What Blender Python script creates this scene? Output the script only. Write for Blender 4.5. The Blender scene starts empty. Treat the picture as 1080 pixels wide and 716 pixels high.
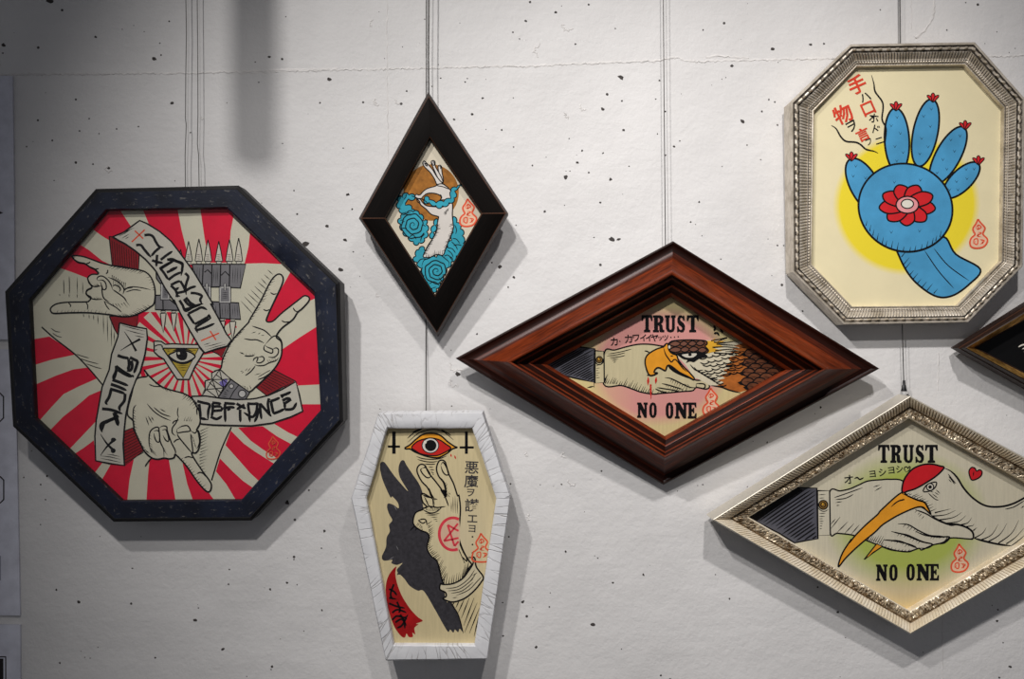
import bpy, bmesh, math, random
from mathutils import Vector, noise
from mathutils.geometry import tessellate_polygon
random.seed(7)
SC = bpy.context.scene
COL = SC.collection
# ---------------------------------------------------------------- camera, world, lamps, exposure
S = 0.00125            # metres on the wall per photo pixel
D = 1080.0             # camera distance from the wall in photo pixels (1.35 m)
ZC = 1.5               # height of the lens
cam_d = bpy.data.cameras.new('camera'); cam_d.sensor_width = 36; cam_d.lens = 36.0; cam_d.clip_start = 0.02
cam = bpy.data.objects.new('camera', cam_d); COL.objects.link(cam)
cam.location = (0, -D*S, ZC); cam.rotation_euler = (math.pi/2, 0, 0)
SC.camera = cam
SC.view_settings.view_transform = 'Standard'; SC.view_settings.look = 'None'
SC.view_settings.exposure = 0.0; SC.view_settings.gamma = 1.0; SC.view_settings.use_curve_mapping = False
wd = bpy.data.worlds.new('room_light'); SC.world = wd; wd.use_nodes = True
wd.node_tree.nodes['Background'].inputs[0].default_value = (0.78, 0.80, 0.88, 1)
wd.node_tree.nodes['Background'].inputs[1].default_value = 0.175
def spot(loc, aim, power, size, blend, col, r=0.028):
    l = bpy.data.lights.new('track_spot', 'SPOT'); l.energy = power; l.spot_size = math.radians(size); l.spot_blend = blend
    l.shadow_soft_size = r; l.color = col
    o = bpy.data.objects.new('track_spot', l); COL.objects.link(o); o.location = loc
    o.rotation_euler = (Vector(aim)-Vector(loc)).to_track_quat('-Z', 'Y').to_euler()
    return o
spot((-0.58, -1.20, 2.60), (0.08, 0, 1.40), 52, 55, 0.95, (1.0, 0.972, 0.955))
spot((-0.25, -1.20, 2.25), (0.11, 0, 1.34), 32, 67, 0.95, (1.0, 0.972, 0.955))
spot((0.30, -1.15, 2.55), (0.46, 0, 1.43), 46, 57, 0.95, (1.0, 0.965, 0.95))

# ---------------------------------------------------------------- helpers
def srgb(r, g, b):
    f = lambda c: (c/255)/12.92 if c/255 <= .04045 else ((c/255+.055)/1.055)**2.4
    return (f(r), f(g), f(b), 1)
LEAN = None            # (lowest photo row, slope) of the hanging frame being built: its top tips forward off the wall
TIP = {}
def lean(root):
    global LEAN
    LEAN = TIP.get(root.name if root else None)
def W(px, py, h, hk=None):
    """a point that stands h (pixels) off the wall, seen from the lens at photo pixel (px,py)"""
    if LEAN:
        sl = LEAN[1]; v = py-358; tilt = lambda a: (a+sl*(LEAN[0]-py))/(1-sl*v/D)     # where the sight line meets the tipped plane
        if hk is None: h = tilt(h)
        else: d = h-hk; hk = tilt(hk); h = hk+d
    k = 1-(h if hk is None else hk)/D
    return Vector(((px-540)*S*k, -h*S, ZC-(py-358)*S*k))
def tag(o, label=None, cat=None, group=None, kind=None):
    if label: o['label'] = label
    if cat: o['category'] = cat
    if group: o['group'] = group
    if kind: o['kind'] = kind
    return o
def empty(name, loc, label, cat, group=None):
    o = bpy.data.objects.new(name, None); COL.objects.link(o); o.location = loc; o.empty_display_size = .03
    return tag(o, label, cat, group)
def link(name, me, mats, root=None):
    o = bpy.data.objects.new(name, me); COL.objects.link(o)
    for m in mats: me.materials.append(m)
    if root is not None:
        me.transform(__import__('mathutils').Matrix.Translation(-root.location)); o.parent = root
    return o
class NT:
    def __init__(s, name):
        s.m = bpy.data.materials.new(name); s.m.use_nodes = True; s.t = s.m.node_tree
        s.b = s.t.nodes['Principled BSDF']
    def n(s, typ, **kw):
        nd = s.t.nodes.new('ShaderNode'+typ)
        for k, v in kw.items():
            if k.startswith('i_'):
                key = k[2:]
                key = int(key) if key.isdigit() else key.replace('_', ' ')
                nd.inputs[key].default_value = v
            else: setattr(nd, k, v)
        return nd
    def l(s, a, b): s.t.links.new(a, b)
    def coords(s, kind, scale):
        c = s.n('TexCoord'); mp = s.n('Mapping'); mp.inputs['Scale'].default_value = scale
        s.l(c.outputs[kind], mp.inputs['Vector']); return mp.outputs['Vector']
    def noise(s, vec, scale, detail=4, rough=.55):
        t = s.n('TexNoise'); t.inputs['Scale'].default_value = scale; t.inputs['Detail'].default_value = detail
        t.inputs['Roughness'].default_value = rough
        if vec is not None: s.l(vec, t.inputs['Vector'])
        return t.outputs['Fac']
    def ramp(s, fac, stops):
        r = s.n('ValToRGB'); e = r.color_ramp.elements
        e[0].position, e[0].color = stops[0]; e[1].position, e[1].color = stops[-1]
        for p, c in stops[1:-1]:
            x = e.new(p); x.color = c
        s.l(fac, r.inputs['Fac']); return r.outputs['Color']
    def mix(s, fac, a, b):
        m = s.n('Mix', data_type='RGBA')
        for sock, v in ((m.inputs[0], fac), (m.inputs[6], a), (m.inputs[7], b)):
            if isinstance(v, (tuple, list)) or isinstance(v, (int, float)): sock.default_value = v
            else: s.l(v, sock)
        return m.outputs[2]
    def bump(s, hgt, strength, dist=.001):
        b = s.n('Bump'); b.inputs['Strength'].default_value = strength; b.inputs['Distance'].default_value = dist
        s.l(hgt, b.inputs['Height']); s.l(b.outputs['Normal'], s.b.inputs['Normal'])
def flat(name, rgb, rough=.55, spec=.25, metal=0, var=.10, scale=60):
    """a plain paint or ink with a little pigment unevenness"""
    t = NT(name); c = srgb(*rgb)
    f = t.noise(t.coords('Object', (1, 1, 1)), scale, 5)
    d = tuple(x*(1-var) for x in c[:3])+(1,); u = tuple(min(1, x*(1+var)) for x in c[:3])+(1,)
    t.l(t.ramp(f, [(.3, d), (.7, u)]), t.b.inputs['Base Color'])
    t.b.inputs['Roughness'].default_value = rough; t.b.inputs['Specular IOR Level'].default_value = spec
    t.b.inputs['Metallic'].default_value = metal
    return t.m

# ---------------------------------------------------------------- room shell
def box_mesh(name, x0, x1, y0, y1, z0, z1):
    bm = bmesh.new(); bmesh.ops.create_cube(bm, size=1)
    for v in bm.verts: v.co = Vector((x0+(v.co.x+.5)*(x1-x0), y0+(v.co.y+.5)*(y1-y0), z0+(v.co.z+.5)*(z1-z0)))
    me = bpy.data.meshes.new(name); bm.to_mesh(me); bm.free(); return me
def concrete():
    t = NT('painted concrete'); v = t.coords('Object', (1, 1, 1))
    big = t.noise(v, 2.2, 5, .6)
    base = t.ramp(big, [(.3, srgb(208, 206, 204)), (.7, srgb(226, 224, 222))])
    st = t.n('Mapping'); c = t.n('TexCoord'); st.inputs['Scale'].default_value = (2.2, 1, 16); t.l(c.outputs['Object'], st.inputs['Vector'])
    streak = t.noise(st.outputs['Vector'], 3, 6, .6)
    base = t.mix(t.ramp(streak, [(.45, (0, 0, 0, 1)), (.75, (.10, .10, .10, 1))]), base, srgb(196, 193, 190))
    # small blow holes; their shade and dirt are put into the dark colour
    vo = t.n('TexVoronoi', feature='F1'); vo.inputs['Scale'].default_value = 42; t.l(v, vo.inputs['Vector'])
    keep = t.n('Math', operation='GREATER_THAN'); keep.inputs[1].default_value = .72
    sep = t.n('SeparateColor'); t.l(vo.outputs['Color'], sep.inputs[0]); t.l(sep.outputs[0], keep.inputs[0])
    rad = t.n('Math', operation='MULTIPLY'); t.l(sep.outputs[1], rad.inputs[0]); rad.inputs[1].default_value = .075
    hole = t.n('Math', operation='LESS_THAN'); t.l(vo.outputs['Distance'], hole.inputs[0]); t.l(rad.outputs[0], hole.inputs[1])
    both = t.n('Math', operation='MULTIPLY'); t.l(hole.outputs[0], both.inputs[0]); t.l(keep.outputs[0], both.inputs[1])
    base = t.mix(both.outputs[0], base, srgb(74, 70, 68))
    t.l(base, t.b.inputs['Base Color'])
    t.b.inputs['Roughness'].default_value = .62; t.b.inputs['Specular IOR Level'].default_value = .3
    lump = t.noise(v, 9, 6, .62); fine = t.noise(v, 160, 5, .6)
    streak2 = t.n('Math', operation='MULTIPLY'); t.l(streak, streak2.inputs[0]); streak2.inputs[1].default_value = .12
    a = t.n('Math', operation='MULTIPLY_ADD'); t.l(lump, a.inputs[0]); a.inputs[1].default_value = 1.2; t.l(streak2.outputs[0], a.inputs[2])
    f2 = t.n('Math', operation='MULTIPLY_ADD'); t.l(fine, f2.inputs[0]); f2.inputs[1].default_value = .16; t.l(a.outputs[0], f2.inputs[2])
    h = t.n('Math', operation='MULTIPLY_ADD'); t.l(both.outputs[0], h.inputs[0]); h.inputs[1].default_value = -.4; t.l(f2.outputs[0], h.inputs[2])
    t.bump(h.outputs[0], .5, .007)
    return t.m
M_CON = concrete()
M_PIT = flat('concrete pore', (72, 68, 66), .9, .1)  # pores are flat: the shade and dirt of the holes painted dark
M_RIDGE = flat('cement fin', (216, 213, 210), .7, .2)
def blob(bm, px, py, r, mi, h=.12, sides=9, asp=1.0, rot=0, jit=.3):
    vs = []
    for k in range(sides):
        a = k*2*math.pi/sides; rr = r*(1+random.uniform(-jit, jit))
        x, y = rr*math.cos(a)*asp, rr*math.sin(a)
        vs.append(bm.verts.new(W(px+x*math.cos(rot)-y*math.sin(rot), py+x*math.sin(rot)+y*math.cos(rot), h)))
    f = bm.faces.new(vs); f.material_index = mi
def ring(bm, px, py, r, mi, a0=0, a1=2*math.pi, h=.5, wd=.8, asp=1.0, n=18):
    """a low broken rim of cement round a closed air bubble"""
    prev = None
    for k in range(n+1):
        a = a0+(a1-a0)*k/n; rr = r*(.8+random.uniform(-.3, .3))
        q = []
        for dr, hh in ((-wd, .02), (0, h), (wd, .02)):
            q.append(bm.verts.new(W(px+(rr+dr)*math.cos(a)*asp, py+(rr+dr)*math.sin(a), hh)))
        if prev:
            for j in (0, 1):
                f = bm.faces.new((prev[j], prev[j+1], q[j+1], q[j])); f.material_index = mi
        prev = q
def fin(bm, pts, wdt, hgt, mi, step=3.0, jit=.6):
    """a thin raised casting seam"""
    run = []
    for (x0, y0), (x1, y1) in zip(pts, pts[1:]):
        n = max(1, int(math.hypot(x1-x0, y1-y0)/step))
        run += [(x0+(x1-x0)*k/n, y0+(y1-y0)*k/n) for k in range(n)]
    run.append(pts[-1]); prev = None
    for i, (x, y) in enumerate(run):
        a = run[max(0, i-1)]; b = run[min(len(run)-1, i+1)]
        l = math.hypot(b[0]-a[0], b[1]-a[1]) or 1; nx, ny = -(b[1]-a[1])/l, (b[0]-a[0])/l
        o = random.uniform(-jit, jit); w = wdt*random.uniform(.5, 1.3); h = hgt*random.uniform(.3, 1.25)
        q = [bm.verts.new(W(x+nx*(o+d*w), y+ny*(o+d*w), hh)) for d, hh in ((-1, .02), (0, h), (1, .02))]
        if prev:
            for j in (0, 1):
                f = bm.faces.new((prev[j], prev[j+1], q[j+1], q[j])); f.material_index = mi
        prev = q
def build_wall():
    bm = bmesh.new()
    for x0, x1, y0, y1, z0, z1 in ((-2.4, 2.4, 0, .15, 0, 2.9),):
        bmesh.ops.create_cube(bm, size=1)
        for v in bm.verts: v.co = Vector((x0+(v.co.x+.5)*(x1-x0), y0+(v.co.y+.5)*(y1-y0), z0+(v.co.z+.5)*(z1-z0)))
    fin(bm, [(-900, 84), (0, 79), (190, 77), (420, 72.5), (560, 69.5), (690, 64), (712, 60.5), (728, 65), (860, 62), (1080, 59), (1900, 48)], 1.5, .7, 2, 2.2, .9)
    fin(bm, [(690, 65), (703, 62), (712, 60.5)], 1.4, .8, 2)
    fin(bm, [(745, 61), (752, 59), (790, 61)], 1.4, .7, 2)
    fin(bm, [(408, -400), (408, 70), (409.5, 170)], .8, .4, 2); fin(bm, [(449, 355), (449.5, 1000)], .6, .25, 2)
    fin(bm, [(990, 372), (989, 412)], .8, .5, 2); fin(bm, [(994, 640), (994, 1200)], .6, .4, 2)
    fin(bm, [(984, -50), (985, 18), (975, 32), (966, 40)], 1.6, .9, 2); fin(bm, [(961, -60), (961, 30)], .6, .4, 2)
    fin(bm, [(250, 77), (300, 74), (356, 72.5)], 1.6, .6, 2)
    # pores traced where the photograph shows them: x, y, radius
    for x, y, r, a in [(65.5, 10.5, 1.5, 1.2), (53, 1, 2.6, 1.9), (3.7, 47.5, 2.2, 1.2), (3, 56, 1.2, 1), (101, 39, 1.4, 1.2), (94, 125, 1.1, 1),
        (84, 138, 1.2, 1.1), (123, 136, 1.1, 1), (146, 133.5, 1.0, 1), (162.5, 62, 2.0, 1.5), (170, 58, 1.2, 1), (178.5, 22.5, 1.2, 1), (168.5, 45.5, 1, 1),
        (297.5, 62.5, 1.6, 1.1), (284, 60, 1.6, 1.4), (347.5, 83.5, 2.0, 1.6), (337.5, 108.5, 1.2, 1), (181.5, 108.5, 1.8, 1.5), (55, 148, 1.1, 1), (28, 154.5, 1, 1), (98, 173, 1.2, 1),
        (114, 177, 1.8, 1.3), (313.5, 225.7, 1.3, 1.1), (344.5, 238.5, 1.8, 1.5), (322, 257.5, 3.2, 1.6), (364, 253, 2.2, 1.3), (359, 284.5, 2.4, 1.6), (310, 201, 1, 1), (366, 205.5, 1.4, 1.2),
        (541, 34, 1.1, 1), (548, 41, 1.0, 1), (554.5, 22, 1.6, 1.2), (586, 13, 1.5, 1.3), (607, 46.5, 1.3, 1.1), (621, 5, 1.3, 1.1), (649, 30, 1, 1), (655, 81.5, 3.0, 1.4), (640.5, 99.5, 1.8, 1.1),
        (635.5, 115, 2.0, 1.2), (656, 106.5, 1.3, 1), (657.5, 137, 1.8, 1.1), (596.5, 187, 2.6, 1.1), (644, 189, 1.8, 1.1), (561.5, 174.5, 1.1, 1), (609, 171.5, 1.5, 1.4), (614, 159, 1.3, 1),
        (621, 182, 1.2, 1), (636, 161.5, 1.2, 1), (574.5, 223, 1.7, 1.1), (633, 213.5, 1.4, 1), (695.5, 85, 1.2, 1), (691.5, 104.5, 1.0, 1), (701.5, 117.5, 1.2, 1), (702, 163.5, 1.2, 1), (711, 154.5, 1.3, 1.2),
        (498, 120.5, 1.8, 1.1), (509, 103.5, 1.4, 1.2), (490.5, 86.5, 1.1, 1), (479, 126, 1.3, 1.2), (541.5, 155, 1, 1), (529, 137, 1.2, 1), (429, 96, 1.3, 1), (367.5, 205, 1.6, 1), (371.5, 220.5, 1.3, 1),
        (815, 51.5, 2.2, 1.5), (772, 69.5, 1.9, 1.1), (783, 128, 2.2, 1.5), (811, 105, 1.3, 1), (803.5, 117.5, 1.4, 1), (817, 107.5, 1.2, 1), (741.5, 31.5, 1.1, 1), (820, 132, 1.2, 1), (788, 153, 1.1, 1), (737.5, 213, 1.4, 1), (728.5, 234, 1.2, 1),
        (855, 47, 1.6, 1.4), (869, 46, 1.4, 1.2), (820, 259, 1.1, 1), (826.5, 259, 1, 1), (846.5, 328, 1.2, 1),
        (25, 503.5, 1.0, 1), (49.5, 502, 1.3, 1), (43, 511, 1.2, 1), (48, 527, 1, 1), (303, 530, 3.0, .9), (206, 654, 1.9, 1.4), (285, 621.5, 1.4, 1.1), (342, 560, 1.8, .9), (310, 590, 1.1, 1), (83, 635, 1.8, 1.2),
        (164, 693.5, 1.3, 1), (287, 703, 1.9, .9), (302.5, 614.5, 1.5, 1.2), (339.5, 643.5, 1.3, 1), (242, 600.5, 1.1, 1), (59.5, 622, 1.5, .8), (63, 699, 1.3, 1), (339, 578, 1, 1), (241, 616, 1.4, .8), (235, 684.5, 1.6, 1.3), (171, 509, 1.3, 1), (286, 706, 1, 1),
        (551.5, 634.5, 2.0, 1.1), (646.5, 614.5, 1.5, 1), (678.5, 606, 1.8, .8), (565.5, 682.5, 2.0, .9), (625.5, 658.5, 2.2, 1.6), (596.5, 581.5, 1.4, 1), (530.5, 670.5, 1.2, 1), (697, 712, 1.4, 1), (579.5, 640, 1.1, 1), (630.5, 588.5, 1, 1),
        (527, 281.5, 2.3, 1.1), (542, 292.5, 1.8, 1.0), (536, 303, 1.2, 1), (503, 352, 1.3, 1), (482.5, 394.5, 2.6, 1.5), (645.5, 252, 2.6, 1.5), (652.5, 252.5, 1.6, 1.6), (662, 337, 1.1, 1),
        (769.5, 631.5, 1.4, 1), (883.5, 645.5, 1.6, 1.1), (1051.5, 655, 1.6, 1.2), (1065.5, 703, 1.8, 1.2), (1054, 714.5, 1.6, 1), (1052.5, 643, 1.3, 1), (865.5, 429.5, 1.7, .8), (809, 466.5, 1.2, 1)]:
        blob(bm, x, y, r*.8, 1, asp=a, rot=random.uniform(-.6, .6))
    for _ in range(520):      # fine pores scattered in between
        blob(bm, random.uniform(-300, 1400), random.uniform(-200, 900), random.uniform(.35, .8), 1, sides=6, asp=random.uniform(.8, 1.5))
    for x, y, r in [(214, 123.5, 2.4), (397, 109, 2.6), (393, 25, 4.5), (420, 106, 4), (570, 53, 8), (600, 120, 5), (615, 113, 4), (598, 28, 6), (222, 500, 8), (115, 178, 4), (397, 106, 3), (558, 479, 4), (603, 508, 5), (399, 310, 3),
                    (482, 385, 8), (480, 402, 7), (560, 545, 4), (595, 480, 3)]:
        ring(bm, x, y, r, 2, random.uniform(0, 2), random.uniform(3.2, 5.0), h=.5, wd=1.1, n=11)
    me = bpy.data.meshes.new('wall_back'); bm.to_mesh(me); bm.free()
    return tag(link('wall_back', me, [M_CON, M_PIT, M_RIDGE]), 'white painted concrete wall with pores and casting seams', kind='structure')
build_wall()
M_FLOOR = flat('grey screed', (120, 117, 113), .7, .3)
M_CEIL = flat('white ceiling', (190, 189, 188), .8, .2)
tag(link('floor', box_mesh('floor', -2.4, 2.4, -3.2, 0, -.1, 0), [M_FLOOR]), 'grey screed floor', kind='structure')
tag(link('ceiling', box_mesh('ceiling', -2.4, 2.4, -3.2, .15, 2.9, 3.0), [M_CEIL]), 'white ceiling', kind='structure')

# ---------------------------------------------------------------- picture frames
def frame_rails(root, outer, inner, prof, mats, hk=None, pitch=0, seed=1, mitre=None, gap=None):
    """one mitred rail per side. prof rows: (t outer->inner, height px, material, mode, amp[, height used for the sight line])"""
    lean(root); n = len(outer)
    rnd = random.Random(seed)
    for i in range(n):
        j = (i+1) % n
        A, B, a, b = [Vector(p) for p in (outer[i], outer[j], inner[i], inner[j])]
        L = (B-A).length; wdt = ((a-A).length+(b-B).length)/2*.8
        npit = max(1, round(L/pitch)) if pitch else 1
        S_ = [c/(npit*6) for c in range(npit*6+1)] if pitch else [0, .7/L]+[k/14 for k in range(1, 14)]+[1-.7/L, 1]
        nc = len(S_)-1
        bm = bmesh.new(); uvl = bm.loops.layers.uv.new('UVMap'); rows = []; uvs = []
        for row in prof:
            t, h, mi, mode, amp = row[:5]; hkk = row[5] if len(row) > 5 else h
            P = A+(a-A)*t; Q = B+(b-B)*t; r = []; ru = []
            for c in range(nc+1):
                s = S_[c]; d = 0
                along = s*L
                edge = min(1, min(s, 1-s)*L/2.5)
                if mode == 'rib': d = amp*(abs(math.sin(math.pi*npit*s))**.8)*edge
                elif mode == 'bead':
                    nb = max(1, round(L/(pitch*2.9))); d = amp*max(0, math.sin(2*math.pi*nb*s))**.6*edge
                elif mode == 'bead2':
                    nb = max(1, round(L/(pitch*1.0))); d = amp*abs(math.sin(math.pi*nb*s))*edge
                elif mode == 'fil': d = amp*noise.noise(Vector((along*.75, t*19, seed*3.1+i*7)))*edge*1.4
                elif mode == 'rough': d = amp*noise.noise(Vector((along*.11, t*4, seed+i*5.3)))
                p2 = P+(Q-P)*s
                if mode == 'rough' and 0 < s < 1:
                    nn = Vector((-(B-A).y, (B-A).x)).normalized()
                    p2 = p2+nn*noise.noise(Vector((along*.07, seed+i*3.7, t*3)))*.45
                r.append(bm.verts.new(W(p2.x, p2.y, h+d, hkk))); ru.append((along*S*10, t*wdt*S*10+i*1.37))
            rows.append(r); uvs.append(ru)
        for k in range(len(rows)-1):
            for c in range(nc):
                f = bm.faces.new((rows[k][c], rows[k+1][c], rows[k+1][c+1], rows[k][c+1])); f.material_index = mitre if mitre is not None and ((c == 0 and i % 2) or (c == nc-1 and j % 2)) else gap if gap is not None and prof[k][3] == 'rib' and c % 6 == 0 else prof[k][2]
                for lp, (kk, cc) in zip(f.loops, ((k, c), (k+1, c), (k+1, c+1), (k, c+1))): lp[uvl].uv = uvs[kk][cc]
        for c in (0, nc):                         # mitre ends and the flat back close the rail
            vs = [r[c] for r in rows]
            try: bm.faces.new(vs if c == 0 else vs[::-1]).material_index = prof[0][2]
            except ValueError: pass
        for c in range(nc): bm.faces.new((rows[0][c], rows[0][c+1], rows[-1][c+1], rows[-1][c])).material_index = prof[0][2]
        bmesh.ops.recalc_face_normals(bm, faces=bm.faces)
        for f in bm.faces: f.smooth = True
        me = bpy.data.meshes.new('rail'); bm.to_mesh(me); bm.free()
        me.set_sharp_from_angle(angle=math.radians(38))
        link('rail', me, mats, root)
def centroid(p): return (sum(x for x, y in p)/len(p), sum(y for x, y in p)/len(p))
def grow(poly, k):
    c = centroid(poly); return [(c[0]+(x-c[0])*k, c[1]+(y-c[1])*k) for x, y in poly]
def slab(name, poly, h0, h1, mat, root):
    """a flat board cut to the frame's outline, h0..h1 off the wall"""
    lean(root); bm = bmesh.new()
    lo = [bm.verts.new(W(x, y, h0, h1)) for x, y in poly]; hi = [bm.verts.new(W(x, y, h1)) for x, y in poly]
    bm.faces.new(hi); bm.faces.new(lo[::-1]); n = len(poly)
    for i in range(n): bm.faces.new((lo[i], lo[(i+1) % n], hi[(i+1) % n], hi[i]))
    bmesh.ops.recalc_face_normals(bm, faces=bm.faces)
    me = bpy.data.meshes.new(name); bm.to_mesh(me); bm.free()
    return link(name, me, [mat], root)
M_BACK = flat('brown fibreboard', (120, 92, 64), .8, .1)

# ---------------------------------------------------------------- frame materials
def m_navy():
    t = NT('scuffed navy paint'); v = t.coords('UV', (1, 1, 1)); o = t.coords('Object', (1, 1, 1))
    base = t.ramp(t.noise(o, 30, 6), [(.3, srgb(13, 16, 28)), (.7, srgb(26, 33, 52))])
    mp = t.n('Mapping'); c = t.n('TexCoord'); mp.inputs['Scale'].default_value = (4.5, 15, 1); t.l(c.outputs['UV'], mp.inputs['Vector'])
    scr = t.noise(mp.outputs['Vector'], 1.6, 8, .72)
    base = t.mix(t.ramp(scr, [(.58, (0, 0, 0, 1)), (.67, (.8, .8, .8, 1))]), base, srgb(118, 114, 108))
    t.l(base, t.b.inputs['Base Color']); t.b.inputs['Roughness'].default_value = .5; t.b.inputs['Specular IOR Level'].default_value = .35
    t.bump(scr, .25, .001); return t.m
def m_wood(name, dark, lit, rough, spec, coat=0, su=(.9, 16)):
    t = NT(name); mp = t.n('Mapping'); c = t.n('TexCoord'); mp.inputs['Scale'].default_value = (su[0], su[1], 1); t.l(c.outputs['UV'], mp.inputs['Vector'])
    g = t.noise(mp.outputs['Vector'], 3.0, 8, .6)
    big = t.noise(t.coords('Object', (1, 1, 1)), 9, 4)
    a = t.n('Math', operation='MULTIPLY_ADD'); t.l(big, a.inputs[0]); a.inputs[1].default_value = .5; t.l(g, a.inputs[2])
    t.l(t.ramp(a.outputs[0], [(.5, srgb(*dark)), (1.0, srgb(*lit))]), t.b.inputs['Base Color'])
    t.b.inputs['Roughness'].default_value = rough; t.b.inputs['Specular IOR Level'].default_value = spec
    t.b.inputs['Coat Weight'].default_value = coat; t.b.inputs['Coat Roughness'].default_value = .25
    t.bump(g, .12, .0006); return t.m
def m_silver(name, dark, lit, rough, sc=90, metal=.85):
    t = NT(name); o = t.coords('Object', (1, 1, 1)); f = t.noise(o, sc, 6, .65)
    t.l(t.ramp(f, [(.36, srgb(*dark)), (.6, srgb(*lit))]), t.b.inputs['Base Color'])
    t.b.inputs['Metallic'].default_value = metal; t.b.inputs['Roughness'].default_value = rough
    t.bump(f, .1, .0005); return t.m
def m_white():
    t = NT('crackled white paint'); mp = t.n('Mapping'); c = t.n('TexCoord'); mp.inputs['Scale'].default_value = (6.5, 1.5, 1); t.l(c.outputs['UV'], mp.inputs['Vector'])
    w = t.noise(t.coords('UV', (9, 9, 9)), 1, 4)
    ad = t.n('Mix', data_type='VECTOR'); ad.inputs[0].default_value = .12; t.l(mp.outputs['Vector'], ad.inputs[4]); nz = t.n('TexNoise'); nz.inputs['Scale'].default_value = 5; t.l(mp.outputs['Vector'], nz.inputs['Vector']); t.l(nz.outputs['Color'], ad.inputs[5])
    vo = t.n('TexVoronoi', feature='DISTANCE_TO_EDGE'); vo.inputs['Scale'].default_value = 1.5; t.l(ad.outputs[1], vo.inputs['Vector'])
    crack = t.ramp(vo.outputs['Distance'], [(0.0, (0, 0, 0, 1)), (.05, (1, 1, 1, 1))])
    patch = t.ramp(t.noise(t.coords('Object', (1, 1, 1)), 26, 5), [(.40, (0, 0, 0, 1)), (.56, (1, 1, 1, 1))])
    cc = t.mix(patch, (1, 1, 1, 1), crack)
    base = t.ramp(t.noise(t.coords('Object', (1, 1, 1)), 40, 5), [(.3, srgb(214, 214, 216)), (.7, srgb(228, 228, 229))])
    base = t.mix(cc, srgb(188, 185, 183), base)
    t.l(base, t.b.inputs['Base Color']); t.b.inputs['Roughness'].default_value = .6; t.b.inputs['Specular IOR Level'].default_value = .3
    m = t.n('Math', operation='MULTIPLY_ADD'); t.l(w, m.inputs[0]); m.inputs[1].default_value = .5; 
    sp = t.n('RGBToBW'); t.l(cc, sp.inputs[0]); t.l(sp.outputs[0], m.inputs[2])
    t.bump(m.outputs[0], .6, .0012); return t.m
M_NAVY = m_navy(); M_NAVYSIDE = flat('blackened frame side', (30, 29, 30), .55, .3)
M_BLACKW = m_wood('black stained wood', (6, 5, 4), (17, 12, 10), .5, .08)
M_WORN = m_wood('worn brown edge', (48, 27, 17), (96, 60, 40), .5, .3)
M_BSIDE = m_wood('dark umber side', (30, 18, 13), (50, 32, 24), .5, .3)
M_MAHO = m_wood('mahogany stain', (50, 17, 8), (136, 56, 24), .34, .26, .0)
M_MAHOD = m_wood('dark mahogany tone', (16, 6, 4), (46, 17, 9), .42, .16, .0)
M_MAHOM = m_wood('mid mahogany tone', (32, 11, 6), (90, 35, 16), .35, .3, .0)
M_WHITE = m_white()
M_WHITE_RAW = flat('bare pine rim', (206, 178, 138), .6, .2)
M_SIL = m_silver('aged silver leaf', (176, 165, 147), (218, 208, 192), .4, 60, .45)
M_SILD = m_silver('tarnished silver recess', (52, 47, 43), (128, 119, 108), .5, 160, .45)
M_SILW = m_silver('warm silver leaf', (222, 206, 176), (240, 228, 206), .4, 45, .18)
M_SILB = m_silver('brown patina in the ribs', (88, 70, 48), (150, 126, 94), .5, 120, .3)
M_SILE = flat('smooth silver edge', (206, 199, 184), .4, .5, .35, var=.04)
M_FIL = m_silver('chased silver filigree', (116, 90, 58), (226, 212, 186), .34, 170, .5)
M_GOLD = m_silver('gilt slip', (150, 104, 46), (226, 178, 100), .3)
M_STEEL = flat('steel wire', (86, 84, 82), .35, .5, .8)
M_FERR = flat('black ferrule', (38, 37, 38), .4, .5, .4)

OCT_O = [(101.2, 199.2), (251.5, 195.6), (358.6, 298.0), (362.0, 444.2), (265.5, 548.8), (119.8, 550.2), (13.8, 449.5), (5.4, 307.5)]
OCT_I = [(112, 221.8), (239.4, 219.6), (331.5, 308.5), (338.2, 432.5), (254.5, 527.2), (128.2, 528), (37.2, 441), (31.3, 316.5)]
BLK_O = [(451.8, 97), (536, 224.8), (461, 354.7), (378.4, 230.2)]
BLK_I = [(453.3, 146.1), (507.4, 225), (458.8, 310.6), (406.9, 230)]
COF_O = [(399.4, 435.9), (509.2, 434.6), (538.5, 523.9), (514.2, 694.9), (406.9, 696.4), (370.4, 525.2)]
COF_I = [(408.6, 451.8), (498.3, 451.5), (523.4, 525.6), (500.4, 680.1), (415.3, 679.8), (386.5, 525.6)]
BRN_O = [(709.7, 254.2), (927.6, 388.7), (699.7, 511.4), (480.4, 377.9)]
BRN_I = [(708.2, 312.9), (829, 390), (702.2, 460.5), (577.5, 384.6)]
SLO_O = [(897, 46.7), (1028.2, 44.5), (1081, 104), (1078.5, 281), (1021.5, 340), (889.5, 342.4), (835.3, 287), (833.4, 107.9)]
SLO_I = [(903.8, 70.2), (1017.3, 68.5), (1058.4, 113.7), (1055.9, 275.2), (1009.8, 322.2), (898.7, 323), (856, 278.6), (858.5, 117.1)]
SLD_O = [(959.6, 417.3), (1186, 538.5), (960.3, 669), (751, 547.9)]
SLD_I = [(959.1, 440.8), (1136, 539), (959.9, 644.4), (789.5, 545.4)]
GLD_O = [(1226, 231), (1445, 366), (1226, 489), (1008.5, 367)]
GLD_I = [(1226, 258), (1400, 366), (1226, 466), (1030, 366.5)]
def root_of(poly, name, label, slope, cat='framed picture', group=None):
    lean(None); c = centroid(poly); o = empty(name, W(c[0], c[1], 0), label, cat, group)
    TIP[o.name] = (max(y for x, y in poly), slope); return o
R_OCT = root_of(OCT_O, 'framed_picture', 'navy blue octagonal frame, red sunburst picture of three hands with PLUCK and DEFIANCE banners', 0.064)
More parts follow.
